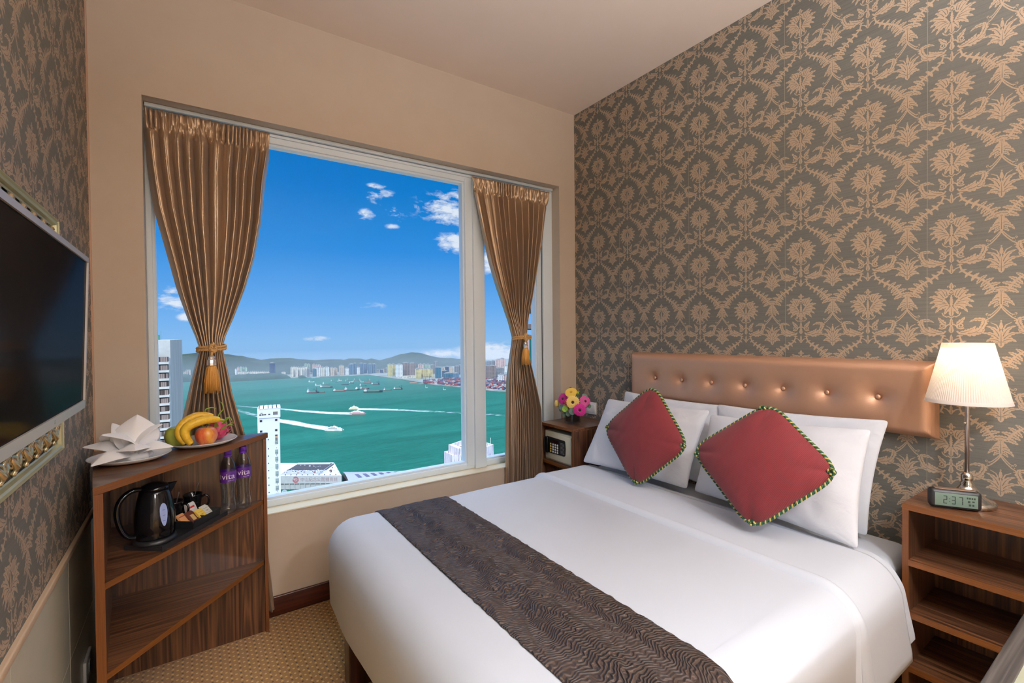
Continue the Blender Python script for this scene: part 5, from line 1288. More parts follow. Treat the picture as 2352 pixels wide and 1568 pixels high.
S_ = [(706.5, 711.5, 846, 'grey', 'small grey tower at the right end of the slim cream row'), (720, 726, 846, 'teal', 'narrow green-glazed tower left of the white towers'), (727, 736, 843, 'white', 'white tower beside the narrow green-glazed one'),
 (737, 746, 843, 'cream', 'cream tower with two shafts above the small barges'), (747.5, 756, 842, 'white', 'bright white tower directly left of the pair of beige ones'), (759.5, 767, 844, 'beige', 'left one of the two joined beige towers'), (767.6, 775, 845, 'beige', 'right one of the two joined beige towers'),
 (781, 790, 839, 'beige', 'beige tower with pointed top standing alone mid-skyline'), (793, 802, 845, 'white', 'low white block right of the pointed beige tower'), (803, 813, 835.5, 'blue', 'wide grey-blue tower, first of the blue group'), (814, 819, 834, 'blue', 'thin grey-blue tower with mast beside the wide one'),
 (820, 827, 843, 'white', 'bright white block between the blue towers'), (828, 835, 834, 'blue', 'tall blue tower, left half of the twin pair'), (835.6, 843, 835, 'blue', 'tall blue tower, right half of the twin pair'), (847, 855, 835.5, 'blue', 'blue-grey tower directly right of the twin pair'),
 (856, 864, 835.5, 'blue', 'last blue-grey tower before the gap in the skyline'), (864.6, 875, 850, 'beige', 'low tan block in the skyline gap'), (876, 880, 848, 'navy', 'narrow dark blue tower in the skyline gap'), (880.5, 886, 848, 'beige', 'short beige tower in the skyline gap'), (886.5, 892, 845, 'grey', 'short grey tower before the yellow-green pair'),
 (893, 900.5, 836, 'yellow', 'left one of the yellow and green striped pair'), (901, 909, 836, 'yellow', 'right one of the yellow and green striped pair'), (912, 925, 836.5, 'white', 'broad white tower with rounded grey front'), (925.8, 941, 833, 'brown', 'massive grey-brown slab, left half'), (942, 956, 833.5, 'brown', 'massive grey-brown slab, right half')]
for x0, x1, yt, ck, lb in S_: city(x0, x1, yt, 2768 if x0 < 890 else 2500 if x0 < 910 else 2420, ck, lb)
city(925, 957, 863, 2330, 'cream', 'long low cream podium in front of the grey-brown slabs', crown=False)
rowof(957.5, 994, 4, 846.5, 2270, 'yellow', 'yellow tower in the row above the port', 'four yellow towers above the port', .3)
S2 = [(964, 971, 836, 2800, 'pink', 'pink tower peeking over the yellow row'), (971.6, 980, 836, 2800, 'green', 'grey-green tower over the yellow row, left one'), (981, 989, 836.5, 2800, 'green', 'grey-green tower over the yellow row, right one'), (989.6, 1000, 838, 2800, 'grey', 'wide grey slab right of the grey-green pair'),
 (1001, 1007, 830, 2860, 'grey', 'very tall thin grey tower under the misty ridge'), (1004, 1013, 843, 2560, 'teal', 'teal glass tower with flat top beside the yellow row'), (1014.5, 1022, 844, 2690, 'beige', 'beige block right of the teal glass tower'), (1020, 1029, 851, 2600, 'navy', 'low dark navy glass block'), (1026.5, 1031, 841.5, 2695, 'navy', 'narrow navy tower over the dark glass block'),
 (1031.6, 1040, 842, 2735, 'beige', 'beige tower behind the teal office blocks'), (1023, 1040, 856.5, 2480, 'teal', 'wide low teal office block'), (1042.5, 1055, 856.5, 2540, 'blue', 'light blue office block beside the wide teal one'), (1048, 1055, 840, 2700, 'grey', 'grey tower near the window mullion, leftmost'), (1056, 1062, 838, 2700, 'grey', 'grey tower near the window mullion, middle'), (1063, 1071, 835.5, 2700, 'grey', 'grey tower near the window mullion, tallest'),
 (1106, 1119, 840, 2500, 'grey', 'grey slab just right of the mullion'), (1121, 1130, 829, 2800, 'grey', 'hazy crowned tower above the dark slabs, left'), (1130.6, 1139, 828, 2800, 'grey', 'hazy crowned tower above the dark slabs, right'), (1121, 1140, 839.5, 2440, 'brown', 'wide brownish slab through the narrow pane'),
 (1142, 1151, 825, 2780, 'pink', 'tall pink crowned tower, left'), (1151.6, 1161, 823, 2780, 'pink', 'tall pink crowned tower, highest in the narrow pane'), (1141, 1157, 844.5, 2480, 'grey', 'grey slab below the pink crowned towers'), (1161.6, 1174, 840, 2760, 'white', 'hazy pale tower beside the right curtain'), (1149, 1158, 860, 2300, 'white', 'short pale block above the port, left'), (1159, 1169, 860, 2300, 'pink', 'short pinkish block above the port, right')]
for x0, x1, yt, Y, ck, lb in S2: city(x0, x1, yt, Y-(340 if x0 < 1100 else 420), ck, lb)
rowof(674, 1066, 36, 857, 2935, 'grey', 'small indistinct block filling the gaps at the foot of the skyline', 'indistinct low blocks at the foot of the skyline', 4)
rowof(716, 900, 10, 866, 2722, 'white', 'low white shed on the waterfront', 'low white waterfront sheds', .5, crown=False)
# container port
mb = MB(); rnd = random.Random(11); cols = [rgb(150, 70, 70), rgb(70, 80, 120), rgb(190, 190, 186), rgb(120, 60, 80), rgb(60, 70, 90), rgb(190, 110, 90)]
for k in range(1100):
    u = rnd.random(); Yy = 2130-600*u; base = max(.435*Yy, 916+(1934-Yy)*.30); x = base+abs(rnd.gauss(0, 150)); n_ = rnd.randint(1, 3)
    mb.box(x, x+rnd.choice((6, 12)), Yy, Yy+6, SEA+3, SEA+3+2.6*n_, rnd.randrange(6))
    if k % 60 == 0: mb.box(x, x+1, Yy, Yy+1, SEA, SEA+32, 4); mb.box(x-14, x+14, Yy, Yy+1, SEA+31, SEA+32, 4)
o = mb.build('container_port', [pmat('container_paint_%s' % q, c, .6) for q, c in zip('red blue white maroon slate salmon'.split(), cols)]); tag(o, 'crowded container port with stacked boxes along the shore before the yellow towers', 'port', kind='stuff')

# ships
M_hull = pmat('dark_ship_hull', rgb(46, 44, 58), .6); M_rust = pmat('rust_red_ship_hull', rgb(132, 66, 60), .6); M_deck = pmat('brown_cargo_deck', rgb(152, 118, 98), .8); M_house = pmat('white_deckhouse', rgb(236, 234, 230), .5); M_salm = pmat('salmon_hull', rgb(226, 140, 116), .6); M_wind = pmat('dark_ship_windows', rgb(40, 44, 66), .3)
M_craneb = pmat('dark_crane_steel', rgb(40, 46, 66), .6)
def ship(x0, x1, y, label, house='left', crane=None, hull=M_hull, deck=M_deck, kind='cargo_barge', group=None, hh=1.0, house2=False):
    p = on_z((x0+x1)/2, y, SEA); d = p-Vector((0, 0, CAM_H)); dep = d.dot(CF); L = (x1-x0)*dep/FPX
    r_ = thing(kind, label, 'boat', p, -YAW+random.uniform(-.05, .05), group)
    W_ = min(L*.24, 11); h = max(1.8, L*.055)
    out = [(-L/2, -W_*.35), (-L*.44, -W_/2), (L*.36, -W_/2), (L/2, 0), (L*.36, W_/2), (-L*.44, W_/2), (-L/2, W_*.35)]
    mb = MB(); mb.prism([(a*.97, c*.9) for a, c in out], -1, h*.5); mb.prism(out, h*.5, h); mb.prism([(L*.34, -W_*.45), (L/2, 0), (L*.34, W_*.45)], h, h*1.7); mb.build('hull', hull, r_)
    mb = MB(); mb.box(-L*.28, L*.32, -W_*.36, W_*.36, h, h*1.35); mb.build('cargo_deck', deck, r_)
    if house:
        s = -1 if house == 'left' else 1; xa = s*L*.40
        mb = MB(); mb.box(xa-L*.07, xa+L*.07, -W_*.36, W_*.36, h, h+3.2*hh); mb.box(xa-L*.05, xa+L*.05, -W_*.28, W_*.28, h+3.2*hh, h+6*hh); mb.box(xa-.3, xa+.3, -.3, .3, h+6*hh, h+10*hh); dh = mb.build('deckhouse', M_house, r_)
        mb = MB(); mb.box(xa-L*.05, xa+L*.05, -W_*.28-.15, -W_*.28, h+4.2*hh, h+5.2*hh); mb.build('windows', M_wind, dh)
    if house2: mb = MB(); mb.box(L*.24, L*.36, -W_*.3, W_*.3, h, h+5*hh); mb.box(L*.28, L*.34, -W_*.25, W_*.25, h+5*hh, h+8*hh); mb.build('deckhouse', M_house, r_)
    if crane is not None:
        xc = L*crane; hc = max(12, L*.42)
        mb = MB(); mb.box(xc-2.2, xc+2.2, -2, 2, h, h+hc*.35); mb.tube([(xc, 0, h+hc*.2), (xc+1, 0, h+hc)], .8, 5); mb.tube([(xc-2, 0, h+hc*.35), (xc-L*.28, 0, h+hc*.62)], .8, 5); mb.tube([(xc+1, 0, h+hc), (xc-L*.28, 0, h+hc*.62)], .35, 4); mb.build('crane', M_craneb, r_)
    return r_
ship(705, 733, 902, 'dark crane barge with white stern tower, nearest of the moored ships at the left', crane=.28, hh=2.0)
ship(733, 747, 901, 'flat rusty lighter lashed to the right of the dark crane barge', None, hull=M_rust)
ship(735, 764, 890, 'brown barge with pale yellow stern house behind the crane barge')
ship(724, 737, 885, 'small pale work boat behind the crane barge', hull=M_house)
ship(741, 758, 882, 'reddish barge in the second line at the left', hull=M_rust)
ship(709, 722, 877, 'small whitish vessel moored alone farthest left', hull=M_house)
ship(765, 795, 898.5, 'long barge with white stern house, left of the two-housed one', hull=M_rust)
ship(791, 826, 896, 'barge with white deckhouses at both ends', house2=True, hh=1.2)
ship(827, 848, 893, 'brown open barge behind the largest one', deck=M_deck)
ship(835, 879, 900.5, 'largest brown cargo barge with red and white stern house', hull=M_hull, hh=1.2)
ship(881, 900, 896, 'small red tug right of the largest barge', hull=M_rust)
ship(904, 925, 894, 'crane lighter with tall mast farthest right', crane=.36)
ship(784, 801, 883.5, 'dark slab-sided barge in the middle distance', None, deck=M_hull)
ship(802, 813, 880, 'short dark ship right of the slab-sided barge')
ship(826, 842, 886, 'dark low ship in the middle distance, before the tall crane', hull=M_hull)
ship(835, 853, 879.5, 'long low maroon barge beside the tall crane', None, hull=M_rust)
ship(853, 872, 883, 'black floating crane with tall steep jib', crane=.38, hh=1.0)
k = 0
for x0, x1, y in ((760, 768, 876), (770, 777, 877.5), (778, 785, 874), (787, 795, 876.5), (797, 803, 874), (805, 812, 876.5), (813, 819, 873.5), (821, 826, 874.5), (828, 835, 877), (843, 850, 874)):
    ship(x0, x1, y, 'tiny ship in the crowded farthest line, '+ORD[k]+' from the left', ('left', 'right')[k % 2], hull=(M_rust, M_hull, M_house)[k % 3], group='tiny ships in the farthest line'); k += 1
ship(941, 957, 879.5, 'salmon-coloured barge near the port, the larger one', None, hull=M_salm, deck=M_salm); ship(962, 973, 881.5, 'salmon-coloured barge near the port, the smaller one', None, hull=M_salm, deck=M_salm)
ship(1018, 1024, 895, 'small white launch off the port near the mullion', hull=M_house); ship(977, 982, 890, 'small white speedboat off the port', hull=M_house)
def ferry(x0, x1, y, label, sgn, stripe, hullc, name='fast_ferry', vy=0.0):
    p = on_z((x0+x1)/2, y, SEA); d = p-Vector((0, 0, CAM_H)); dep = d.dot(CF); L = (x1-x0)*dep/FPX*1.02
    r_ = thing(name, label, 'ferry', p, -YAW+vy+(pi if sgn < 0 else 0)); W_ = L*.26
    mb = MB(); 
    for s in (-1, 1): mb.prism([(-L/2, s*W_*.36-W_*.12), (L*.42, s*W_*.36-W_*.12), (L*.52, s*W_*.36), (L*.42, s*W_*.36+W_*.12), (-L/2, s*W_*.36+W_*.12)], -.6, 1.8)
    mb.prism([(-L/2, -W_/2), (L*.36, -W_/2), (L*.47, -W_*.2), (L*.47, W_*.2), (L*.36, W_/2), (-L/2, W_/2)], 1.8, 3.8); mb.build('hull', hullc, r_)
    mb = MB(); mb.prism([(-L*.40, -W_*.44), (L*.28, -W_*.44), (L*.38, -W_*.15), (L*.38, W_*.15), (L*.28, W_*.44), (-L*.40, W_*.44)], 3.8, 6.2); mb.prism([(-L*.26, -W_*.34), (L*.12, -W_*.34), (L*.20, 0), (L*.12, W_*.34), (-L*.26, W_*.34)], 6.2, 8.4); mb.box(-L*.06, L*.08, -W_*.2, W_*.2, 8.4, 10); mb.box(-L*.02, L*.0, -.3, .3, 10, 13); cb = mb.build('cabin', M_house, r_)
    mb = MB(); mb.box(-L*.30, L*.22, -W_*.445, -W_*.44, 4.4, 5.5); mb.box(-L*.30, L*.22, W_*.44, W_*.445, 4.4, 5.5); mb.box(-L*.2, L*.1, -W_*.345, -W_*.34, 6.9, 7.8); mb.box(-L*.2, L*.1, W_*.34, W_*.345, 6.9, 7.8); mb.build('window_band', stripe, cb)
ferry(748, 788, 988, 'white catamaran ferry with dark blue windows, nearest of the three', 1, M_wind, M_house, vy=-.12)
M_pinkb = pmat('pink_stripe', rgb(206, 84, 110), .5)
ferry(804, 839, 950.5, 'white ferry with pink stripes heading right, in the middle', 1, M_pinkb, pmat('pink_hull', rgb(226, 150, 160), .5), vy=-.06)
ferry(802, 824, 939.5, 'cream ferry heading left, farthest of the three', -1, pmat('tan_stripe', rgb(206, 176, 120), .5), pmat('cream_hull', rgb(240, 226, 196), .5))
M_foam = bpy.data.materials.new('white_wake_foam'); M_foam.use_nodes = True; t = NT(M_foam.node_tree); t.n.clear()
g = t.new('ShaderNodeNewGeometry').outputs['Position']; uvn = t.new('ShaderNodeVertexColor'); uvn.layer_name = 'edge'
f = t.noise(t.scale(g, (.05, .12, 1), rot=(0, 0, radians(-30))), 1, 5, .7)
ed = t.new('ShaderNodeAttribute'); ed.attribute_name = 'edge'
fac = t.math('MULTIPLY', t.math('SUBTRACT', t.math('ADD', t.math('MULTIPLY', ed.outputs['Fac'], 1.1), t.math('MULTIPLY', f, 1.5)), 1.08), 2.8, clamp=True)
df = t.new('ShaderNodeBsdfDiffuse'); df.inputs[0].default_value = rgb(222, 232, 234); tr = t.new('ShaderNodeBsdfTransparent'); mx = t.new('ShaderNodeMixShader')
fac = t.math('MULTIPLY', fac, t.math('ADD', .25, t.math('MULTIPLY', ed.outputs['Fac'], .8), clamp=True))
t.l.new(fac, mx.inputs[0]); t.l.new(tr.outputs[0], mx.inputs[1]); t.l.new(df.outputs[0], mx.inputs[2]); t.l.new(mx.outputs[0], t.new('ShaderNodeOutputMaterial').inputs[0])
def wake(rows, label):
    vs = []; fs = []; ev = []; N = 60
    for i in range(N+1):
        k = i/N*(len(rows)-1); j = min(len(rows)-2, int(k)); q = k-j; r0, r1 = rows[j], rows[j+1]
        x = r0[0]+(r1[0]-r0[0])*q; yt = r0[1]+(r1[1]-r0[1])*q; yb = r0[2]+(r1[2]-r0[2])*q; st = r0[3]+(r1[3]-r0[3])*q
        for m_ in range(5):
            y = yt+(yb-yt)*m_/4; p = on_z(x, y, SEA); vs.append((p.x, p.y, SEA+.35)); ev.append((.0, .75, 1, .8, .0)[m_]*st)
    for i in range(N):
        for m_ in range(4): fs.append((i*5+m_, i*5+m_+1, i*5+m_+6, i*5+m_+5))
    o = MB().add(vs, fs).build('wake', M_foam); a = o.data.attributes.new('edge', 'FLOAT', 'POINT'); a.data.foreach_set('value', ev); tag(o, label, 'wake', kind='stuff')
wake([(540, 936, 946, .35), (590, 948, 960, .5), (640, 960, 972, .75), (680, 965, 979, .9), (710, 972, 984, 1), (752, 978, 991, 1.1), (768, 984, 991, .9)], 'broad white foaming wake trailing left from the nearest ferry')
wake([(540, 929, 935, .35), (600, 934, 939, .5), (650, 937, 942, .55), (700, 941, 948, .7), (760, 945, 952, .9), (808, 946, 953, 1.1)], 'long thin wake trailing left from the pink striped ferry')
wake([(822, 936.5, 942, 1), (860, 937, 942.5, .9), (920, 939, 944, .6), (1000, 942, 948, .45), (1110, 948, 954, .4), (1170, 951, 958, .35)], 'straight thin wake trailing right from the cream ferry')

# haze over the far shore
hz = bpy.data.materials.new('sea_haze'); hz.use_nodes = True; t = NT(hz.node_tree); t.n.clear(); vsn = t.new('ShaderNodeVolumeScatter'); vsn.inputs['Color'].default_value = (.80, .90, 1, 1); vsn.inputs['Density'].default_value = HAZE; vsn.inputs['Anisotropy'].default_value = .1
t.l.new(vsn.outputs[0], t.new('ShaderNodeOutputMaterial').inputs['Volume'])
if HAZE > 0:
    mb = MB(); mb.box(-1400, 4400, 1500, 3600, SEA+.5, -92); hzo = struct('haze', mb, hz)

# ------------------------------------------------------------------ near towers
ot = thing('office_tower', 'white office tower with ribbon windows at the left edge of the window', 'building', (-12, 270, SEA))
M_conc = noisy('white_tower_concrete', rgb(226, 222, 212), rgb(208, 202, 190), .3, .8); M_grey = noisy('shaded_stained_concrete', rgb(186, 180, 172), rgb(150, 146, 140), .15, .85, sc=(1, 1, .15))  # side face toned greyer to stand for its shade; streaks are stains
FP = [(-26, 247), (-7.30, 250), (-3.75, 300), (-26, 300)]; ZT_ = .9
def opart(name, mb, mats, root, par=None): o = mb.build(name, mats, par or root); o.location = -root.location if par is None else (0, 0, 0); return o
mb = MB(); mb.add([(x, y, z) for z in (SEA, ZT_) for x, y in FP], [(0, 1, 5, 4), (4, 5, 6, 7), (3, 0, 4, 7)], 0); mb.add([(x, y, z) for z in (SEA, ZT_) for x, y in FP], [(1, 2, 6, 5), (2, 3, 7, 6)], 1); opart('tower_wall', mb, [M_conc, M_grey], ot)
pitch = 3.48; z = ZT_-7.2; k = 0
M_ow = pmat('dark_ribbon_glass', rgb(74, 60, 52), .3); M_wf = pmat('pinkish_window_panel', rgb(170, 148, 136), .6)
while k < 13:
    mb = MB(); mb.box(-25, -8.0, 246.9-.5, 250.1, z-2.0, z, 0)
    wn_ = opart('window', mb, M_ow, ot)
    mb = MB(); x = -24.9; rr = random.Random(k)
    while x < -8.2: mb.box(x, x+.12, 246.3, 246.4, z-2.0, z); (mb.box(x+.12, x+.5, 246.32, 246.39, z-2.0, z) if rr.random() < .72 else None); x += .62
    o = mb.build('mullions', M_wf, wn_)
    mb = MB(); mb.box(-25.2, -7.8, 246.0, 250, z-3.0, z-2.05, 0); opart('spandrel', mb, M_conc, ot)
    z -= pitch; k += 1
mb = MB(); mb.box(-14, -11.5, 262, 266, ZT_, ZT_+2.2); mb.tube([(-13.5, 262, ZT_), (-13.5, 262, ZT_+4.5)], .06, 5); mb.tube([(-11, 262, ZT_), (-11, 262, ZT_+4.2)], .06, 5); opart('roof_plant', mb, pmat('green_roof_plant', rgb(70, 130, 110), .7), ot)

wt = thing('slim_white_tower', 'slim white tower block with one column of windows standing on the waterfront', 'building', (24.0, 200, SEA), -atan2(24.0, 200))
M_wtw = noisy('bright_white_render', rgb(244, 243, 244), rgb(236, 234, 236), .2, .8); M_dk = pmat('dark_opening', rgb(60, 52, 54), .5); M_lv = pmat('grey_louvre', rgb(128, 120, 116), .6); M_gw = pmat('pale_green_window', rgb(160, 178, 168), .3)
H_ = -25.4-SEA
mb = MB(); mb.box(-3.75, 3.75, 0, 9, 0, H_-.6); mb.box(-3.35, 4.0, -.3, 9, H_-3.6, H_-.2); mb.box(-3.45, 4.1, -.4, 9, H_-.2, H_)
for k in range(14): mb.box(-3.3+.5*k, -3.0+.5*k, -.42, 8.8, H_, H_+.07*(k % 3))
for k in range(11): mb.box(-3.77, 3.77, -.02, 9.02, H_-10.2-4.1*k, H_-10.1-4.1*k)
mb.build('tower_wall', M_wtw, wt)
def win(x0, x1, z0, z1, mt, d=-.06, f=.0):
    mb = MB(); mb.box(x0, x1, d, .2, H_-z1, H_-z0); o = mb.build('window', mt, wt)
    if mt is M_gw:
        mb = MB(); mb.box(x0-.06, x1+.06, d-.03, d, H_-z1-.05, H_-z1+.02); mb.box(x0, x1, d-.03, d-.01, H_-z1+.5, H_-z1+.58); mb.box(x0-.05, x0, d-.03, d, H_-z1, H_-z0); mb.box(x1, x1+.05, d-.03, d, H_-z1, H_-z0); mb.build('window_frame', M_dk, o)
for x0 in (-3.1, -2.3, -1.5, -.1): win(x0, x0+.65, 2.1, 2.5, M_dk, -.36)
win(-2.7, -2.0, 1.6, 1.75, M_dk, -.36); win(1.5, 3.1, 1.4, 2.6, M_lv, -.36)
for x0, z in ((-3.0, 4.3), (2.15, 4.3), (-3.0, 8.2), (2.1, 8.2)): win(x0, x0+.8, z, z+.75, M_dk)
win(2.1, 2.95, 10.3, 10.75, M_dk); win(2.1, 2.95, 10.8, 11.5, pmat('tan_panel', rgb(200, 160, 130), .6)); win(2.1, 2.95, 11.55, 12.6, M_lv); win(2.1, 2.95, 12.65, 13.8, M_gw)
z = 16.0
for k in range(10):
    win(2.1, 2.95, z, z+1.7, M_gw); win(2.45, 2.65, z-.75, z-.55, M_dk); win(-.42, -.12, z-.8, z-.4, M_dk); z += 2.78
win(-.42, -.12, 11.7, 12.1, M_dk)

# sports building with lettering on the waterfront
RZ = -200.0
c_fl, c_fr, c_br, c_bl = on_z(600, 1092, RZ), on_z(783.5, 1090.5, RZ), on_z(768, 1063, RZ), on_z(600, 1063, RZ)
sbm = thing('sports_building', 'white waterfront building with flat equipment-covered roof and lettering on its front', 'building', (c_fr.x, c_fr.y, SEA))
M_sw = noisy('white_cladding', rgb(202, 200, 198), rgb(190, 188, 186), .2, .7)
mb = MB(); mb.prism([(p.x, p.y) for p in (c_fl, c_fr, c_br, c_bl)], SEA, RZ); opart('building_wall', mb, [M_sw], sbm)
ex = (c_fr-c_fl); ex.z = 0; fl = ex.length; ex.normalize(); ey = Vector((-ex.y, ex.x, 0)); FM_ = Matrix((ex, ey, Vector((0, 0, 1)))).transposed().to_4x4(); FM_.translation = Vector((c_fl.x, c_fl.y, RZ))
dp = (c_br-c_fr).dot(ey)
def spart(name, fn, mats, par=None):
    mb = MB(); fn(mb); o = mb.build(name, mats, par or sbm); o.location = -sbm.location if par is None else (0, 0, 0); return o
ppm = fl/183.5   # metres per photo pixel along the front
xb_ = (c_br-c_fl).dot(ex)
rx_ = lambda x, y: min(x, fl+(xb_-fl)*y/dp-1.0)
X = lambda px_: (px_-600)*ppm
spart('fascia', lambda m_: (m_.box(0, fl+1, -2, 0, -11.5, 0, 0, FM_)), M_sw)
def roofstuff(m_):
    q_ = lambda x0, x1, y0, y1, z0, z1, mi: m_.box(x0, min(x1, fl+(xb_-fl)*y1/dp-.8), y0, y1, z0, z1, mi, FM_) if x0 < fl+(xb_-fl)*y1/dp-2 else None
    q_(X(640), X(735), 4, dp*.40, 0, .3, 0)
    for k in range(44): q_(X(642)+k*1.55, X(642)+k*1.55+.7, dp*.40, dp*.86, 0, 1.0, 1)
    q_(X(640), X(730), dp*.9, dp*.94, 0, 2.0, 2)
    q_(X(728), X(746), dp*.1, dp*.95, 0, 1.0, 0); q_(X(748), X(751), dp*.1, dp*.95, 0, .6, 1); q_(X(758), X(776), dp*.2, dp*.55, 0, 1.3, 0)
    rr = random.Random(5)
    for k in range(90): x = X(640)+rr.random()*(fl-X(640)-6); y = dp*(.12+.28*rr.random()) if rr.random() < .7 else dp*rr.uniform(.5, .95); s = rr.uniform(.8, 2.2); q_(x, x+s, y, y+s, 0, rr.uniform(.6, 1.8), rr.choice((1, 2, 2, 3)))
    for k in range(20): q_(X(642)+k*8.2, X(642)+k*8.2+.7, -.5, 1.0, 0, 1.6, 1)
spart('roof_equipment', roofstuff, [pmat('bluish_roof_sheet', rgb(160, 160, 168), .6), pmat('dark_roof_slats', rgb(96, 92, 96), .8), pmat('pale_roof_plant', rgb(214, 212, 210), .7), pmat('rusty_roof_pipe', rgb(130, 92, 90), .8)])
def below(m_):
    for i in range(13):
        xa = X(641+i*11.8); m_.box(xa, xa+1.1, -1.4, 0, -34, -11.5, 0, FM_)
        if i < 12: m_.box(xa+1.1, X(641+(i+1)*11.8), -.6, 0, -22 if i > 2 else -27, -13.2, 0, FM_)
spart('pier_and_panels', below, M_sw)
def glz(m_):
    m_.box(X(641), fl, -.35, -.05, -13.2, -11.5, 0, FM_); m_.box(X(641), fl, -.35, -.05, -31, -27.2, 0, FM_); m_.box(X(741), X(781), -.35, -.05, -27, -22.2, 0, FM_)
spart('window', glz, pmat('dark_facade_glass', rgb(76, 84, 84), .3))
def cjk(m_):
    s_ = '中山紀念公園體育館'
    vs, fs = text_mesh(s_, 8.0*.86, depth=.05)
    if vs:
        x0 = min(v.x for v in vs); x1 = max(v.x for v in vs); k_ = (X(776)-X(692))/(x1-x0)
        m_.add([FM_ @ Vector((X(692)+(v.x-x0)*k_, -2.12, -5.9+v.y*.95)) for v in vs], fs)
spart('lettering', cjk, pmat('faded_pink_grey_lettering', rgb(214, 190, 192), .6))
def logo(m_):
    cx_ = X(680.5); R0 = 4.6
    def P(r, a): return FM_ @ Vector((cx_+r*cos(a), -2.12, -5.8+r*sin(a)))
    for a0, a1, r0, r1 in ((.2, 2.6, .55, 1), (3.0, 5.6, .5, 1), (5.7, 6.4, .2, 1), (.3, 2.0, 0, .35), (3.6, 5.0, .1, .4)):
        n_ = 12; vs = [P(R0*r0+.01, a0+(a1-a0)*i/n_) for i in range(n_+1)]+[P(R0*r1, a0+(a1-a0)*i/n_) for i in range(n_+1)]
        m_.add(vs, [(i, i+1, n_+2+i, n_+1+i) for i in range(n_)])
spart('round_emblem', logo, pmat('faded_red_emblem', rgb(196, 110, 116), .6))
# vaulted roof building
vb = thing('vaulted_hall', 'low hall with long curved silver roof and dark skylights beside the lettered building', 'building', (on_z(860, 1095, -205).x, on_z(860, 1095, -205).y, SEA))
fA, fB, bA, bB = on_z(800, 1104, -208), on_z(985, 1084, -208), on_z(786, 1083, -203), on_z(960, 1083, -203)
def vf(u, v):
    f_ = fA.lerp(fB, u); b_ = bA.lerp(bB, u); p = f_.lerp(b_, v); p.z = -211+9*sin(pi*min(1, .12+v*.55)); return p
mb = MB(); mb.grid(vf, 60, 14); opart('curved_roof', mb, pmat('silver_roof_sheet', rgb(152, 154, 166), .6, metal=.1), vb)
for k in range(9):
    u0 = .13+k*.098
    mb = MB(); mb.grid(lambda u, v, u0=u0: vf(u0+.045*u-.02*v, .12+.30*v)+Vector((0, 0, .5)), 4, 4); opart('skylight', mb, pmat('dark_skylight', rgb(70, 70, 100), .2), vb)
mb = MB(); mb.grid(lambda u, v: fA.lerp(fB, u)+Vector((0, 1, -4-8*v)), 10, 1); mb.grid(lambda u, v: bA.lerp(bB, u)+Vector((0, 0, -4-14*v)), 10, 1); opart('hall_wall', mb, pmat('dark_hall_wall', rgb(90, 88, 94), .7), vb)

# satellite dish on a low roof
dsh = thing('satellite_dish', 'pale satellite dish in front of the lettered building', 'dish', on_y(653, 1131, 330))
mb = MB(); mb.lathe([(.001, -.3), (1.1, -.1), (1.75, .35), (1.72, .38), (1.05, -.04), (.001, -.22)], n=28, M=Matrix.Rotation(radians(70), 4, 'X') @ Matrix.Rotation(0, 4, 'Z')); mb.build('reflector', pmat('cream_dish', rgb(236, 230, 216), .5), dsh)
mb = MB(); mb.tube([(0, .2, -.2), (0, .6, -10)], .12, 6); mb.build('mast', M_lv, dsh)
# weathered block behind the mullion
wb = thing('weathered_block', 'white rain-streaked building with stepped parapet behind the window mullion', 'building', (86, 155, SEA))
M_str = pmat('rain_streaked_white_render', rgb(226, 218, 220), .85); t, b = nodes(M_str); f = t.noise(t.scale(objco(t), (2.2, 2.2, .18)), 1.2, 5, .7)
t.l.new(t.ramp(f, [(.36, rgb(150, 132, 134)), (.47, rgb(214, 204, 208)), (.6, rgb(238, 232, 236))]), b.inputs['Base Color'])
def ring(m_, pts, z0, z1, th=.5):
    m_.prism(pts, SEA, z0)
    n_ = len(pts); cx_ = sum(p[0] for p in pts)/n_; cy_ = sum(p[1] for p in pts)/n_
    inn = [(cx_+(p[0]-cx_)*.94, cy_+(p[1]-cy_)*.94) for p in pts]
    for i in range(n_): j = (i+1) % n_; m_.prism([pts[i], pts[j], inn[j], inn[i]], z0, z1)
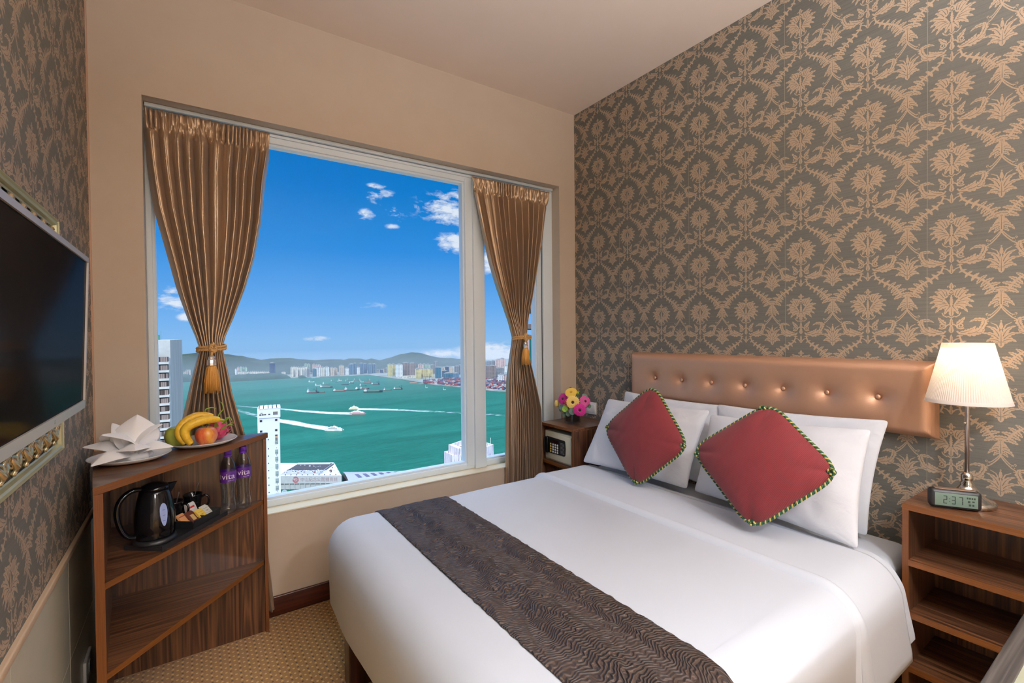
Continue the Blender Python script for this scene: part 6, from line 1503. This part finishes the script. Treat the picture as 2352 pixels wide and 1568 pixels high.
mb = MB(); ring(mb, [(83.0, 146), (93.4, 150), (92.2, 166), (79.8, 160)], -41.2, -39.6); opart('main_wall', mb, M_str, wb)
mb = MB(); ring(mb, [(76.6, 151), (80.5, 149.5), (80, 158), (76.8, 158)], -42.2, -41.3); mb.box(78.6, 80.2, 150.3, 158, SEA, -39.0); opart('stepped_wall', mb, M_str, wb)
mb = MB(); mb.box(83, 91, 152, 160, -41.2, -40.9); opart('roof_deck', mb, pmat('brown_roof_deck', rgb(110, 92, 80), .9), wb)
mb = MB(); mb.tube([(91.4, 149, -46), (91.4, 149, -36.6)], .07, 6); opart('roof_mast', mb, M_wtw, wb)
# building under green netting with concrete slabs above, right of the right curtain
gb = thing('netted_building', 'building wrapped in green netting with bare concrete floors above, right of the right curtain', 'building', (on_y(1240, 900, 45).x, 45, SEA))
a = on_y(1177, 776, 45); zt = on_y(1215, 776, 45).z; xa = a.x
mb = MB(); mb.prism([(xa, 45), (xa+14, 45), (xa+18, 57), (xa*57/45+.2, 57)], SEA, zt); opart('green_net', mb, noisy('green_scaffold_net', rgb(20, 112, 104), rgb(14, 92, 88), 1.2, .8), gb)
mb = MB()
x1 = on_y(1209, 776, 45).x
for yy in (843, ): z = on_y(1228, yy, 45).z; mb.box(xa-.05, xa+14, 44.9, 45, z-.25, z+.25)
mb.box(x1, x1+.35, 44.9, 45, zt-8, zt); opart('scaffold_pole', mb, pmat('pinkish_timber_pole', rgb(196, 160, 150), .8), gb)
z1, z2, z3 = on_y(1222, 749, 45).z, on_y(1222, 702, 45).z, on_y(1222, 655, 45).z
for zz in (z1, z2, z3, z3+2.1, z3+4.2):
    mb = MB(); mb.prism([(x1+.3, 46), (x1+3, 45), (x1+12, 45), (x1+12, 57), (x1*57/45+.3, 57)], zz-.28, zz+.28); opart('floor_slab', mb, noisy('weathered_floor_slab', rgb(140, 122, 116), rgb(108, 94, 92), 2, .9), gb)
mb = MB(); mb.box(x1+9, x1+12, 46, 47, zt, z3+4.4); opart('concrete_column', mb, pmat('grey_column', rgb(150, 140, 134), .9), gb)
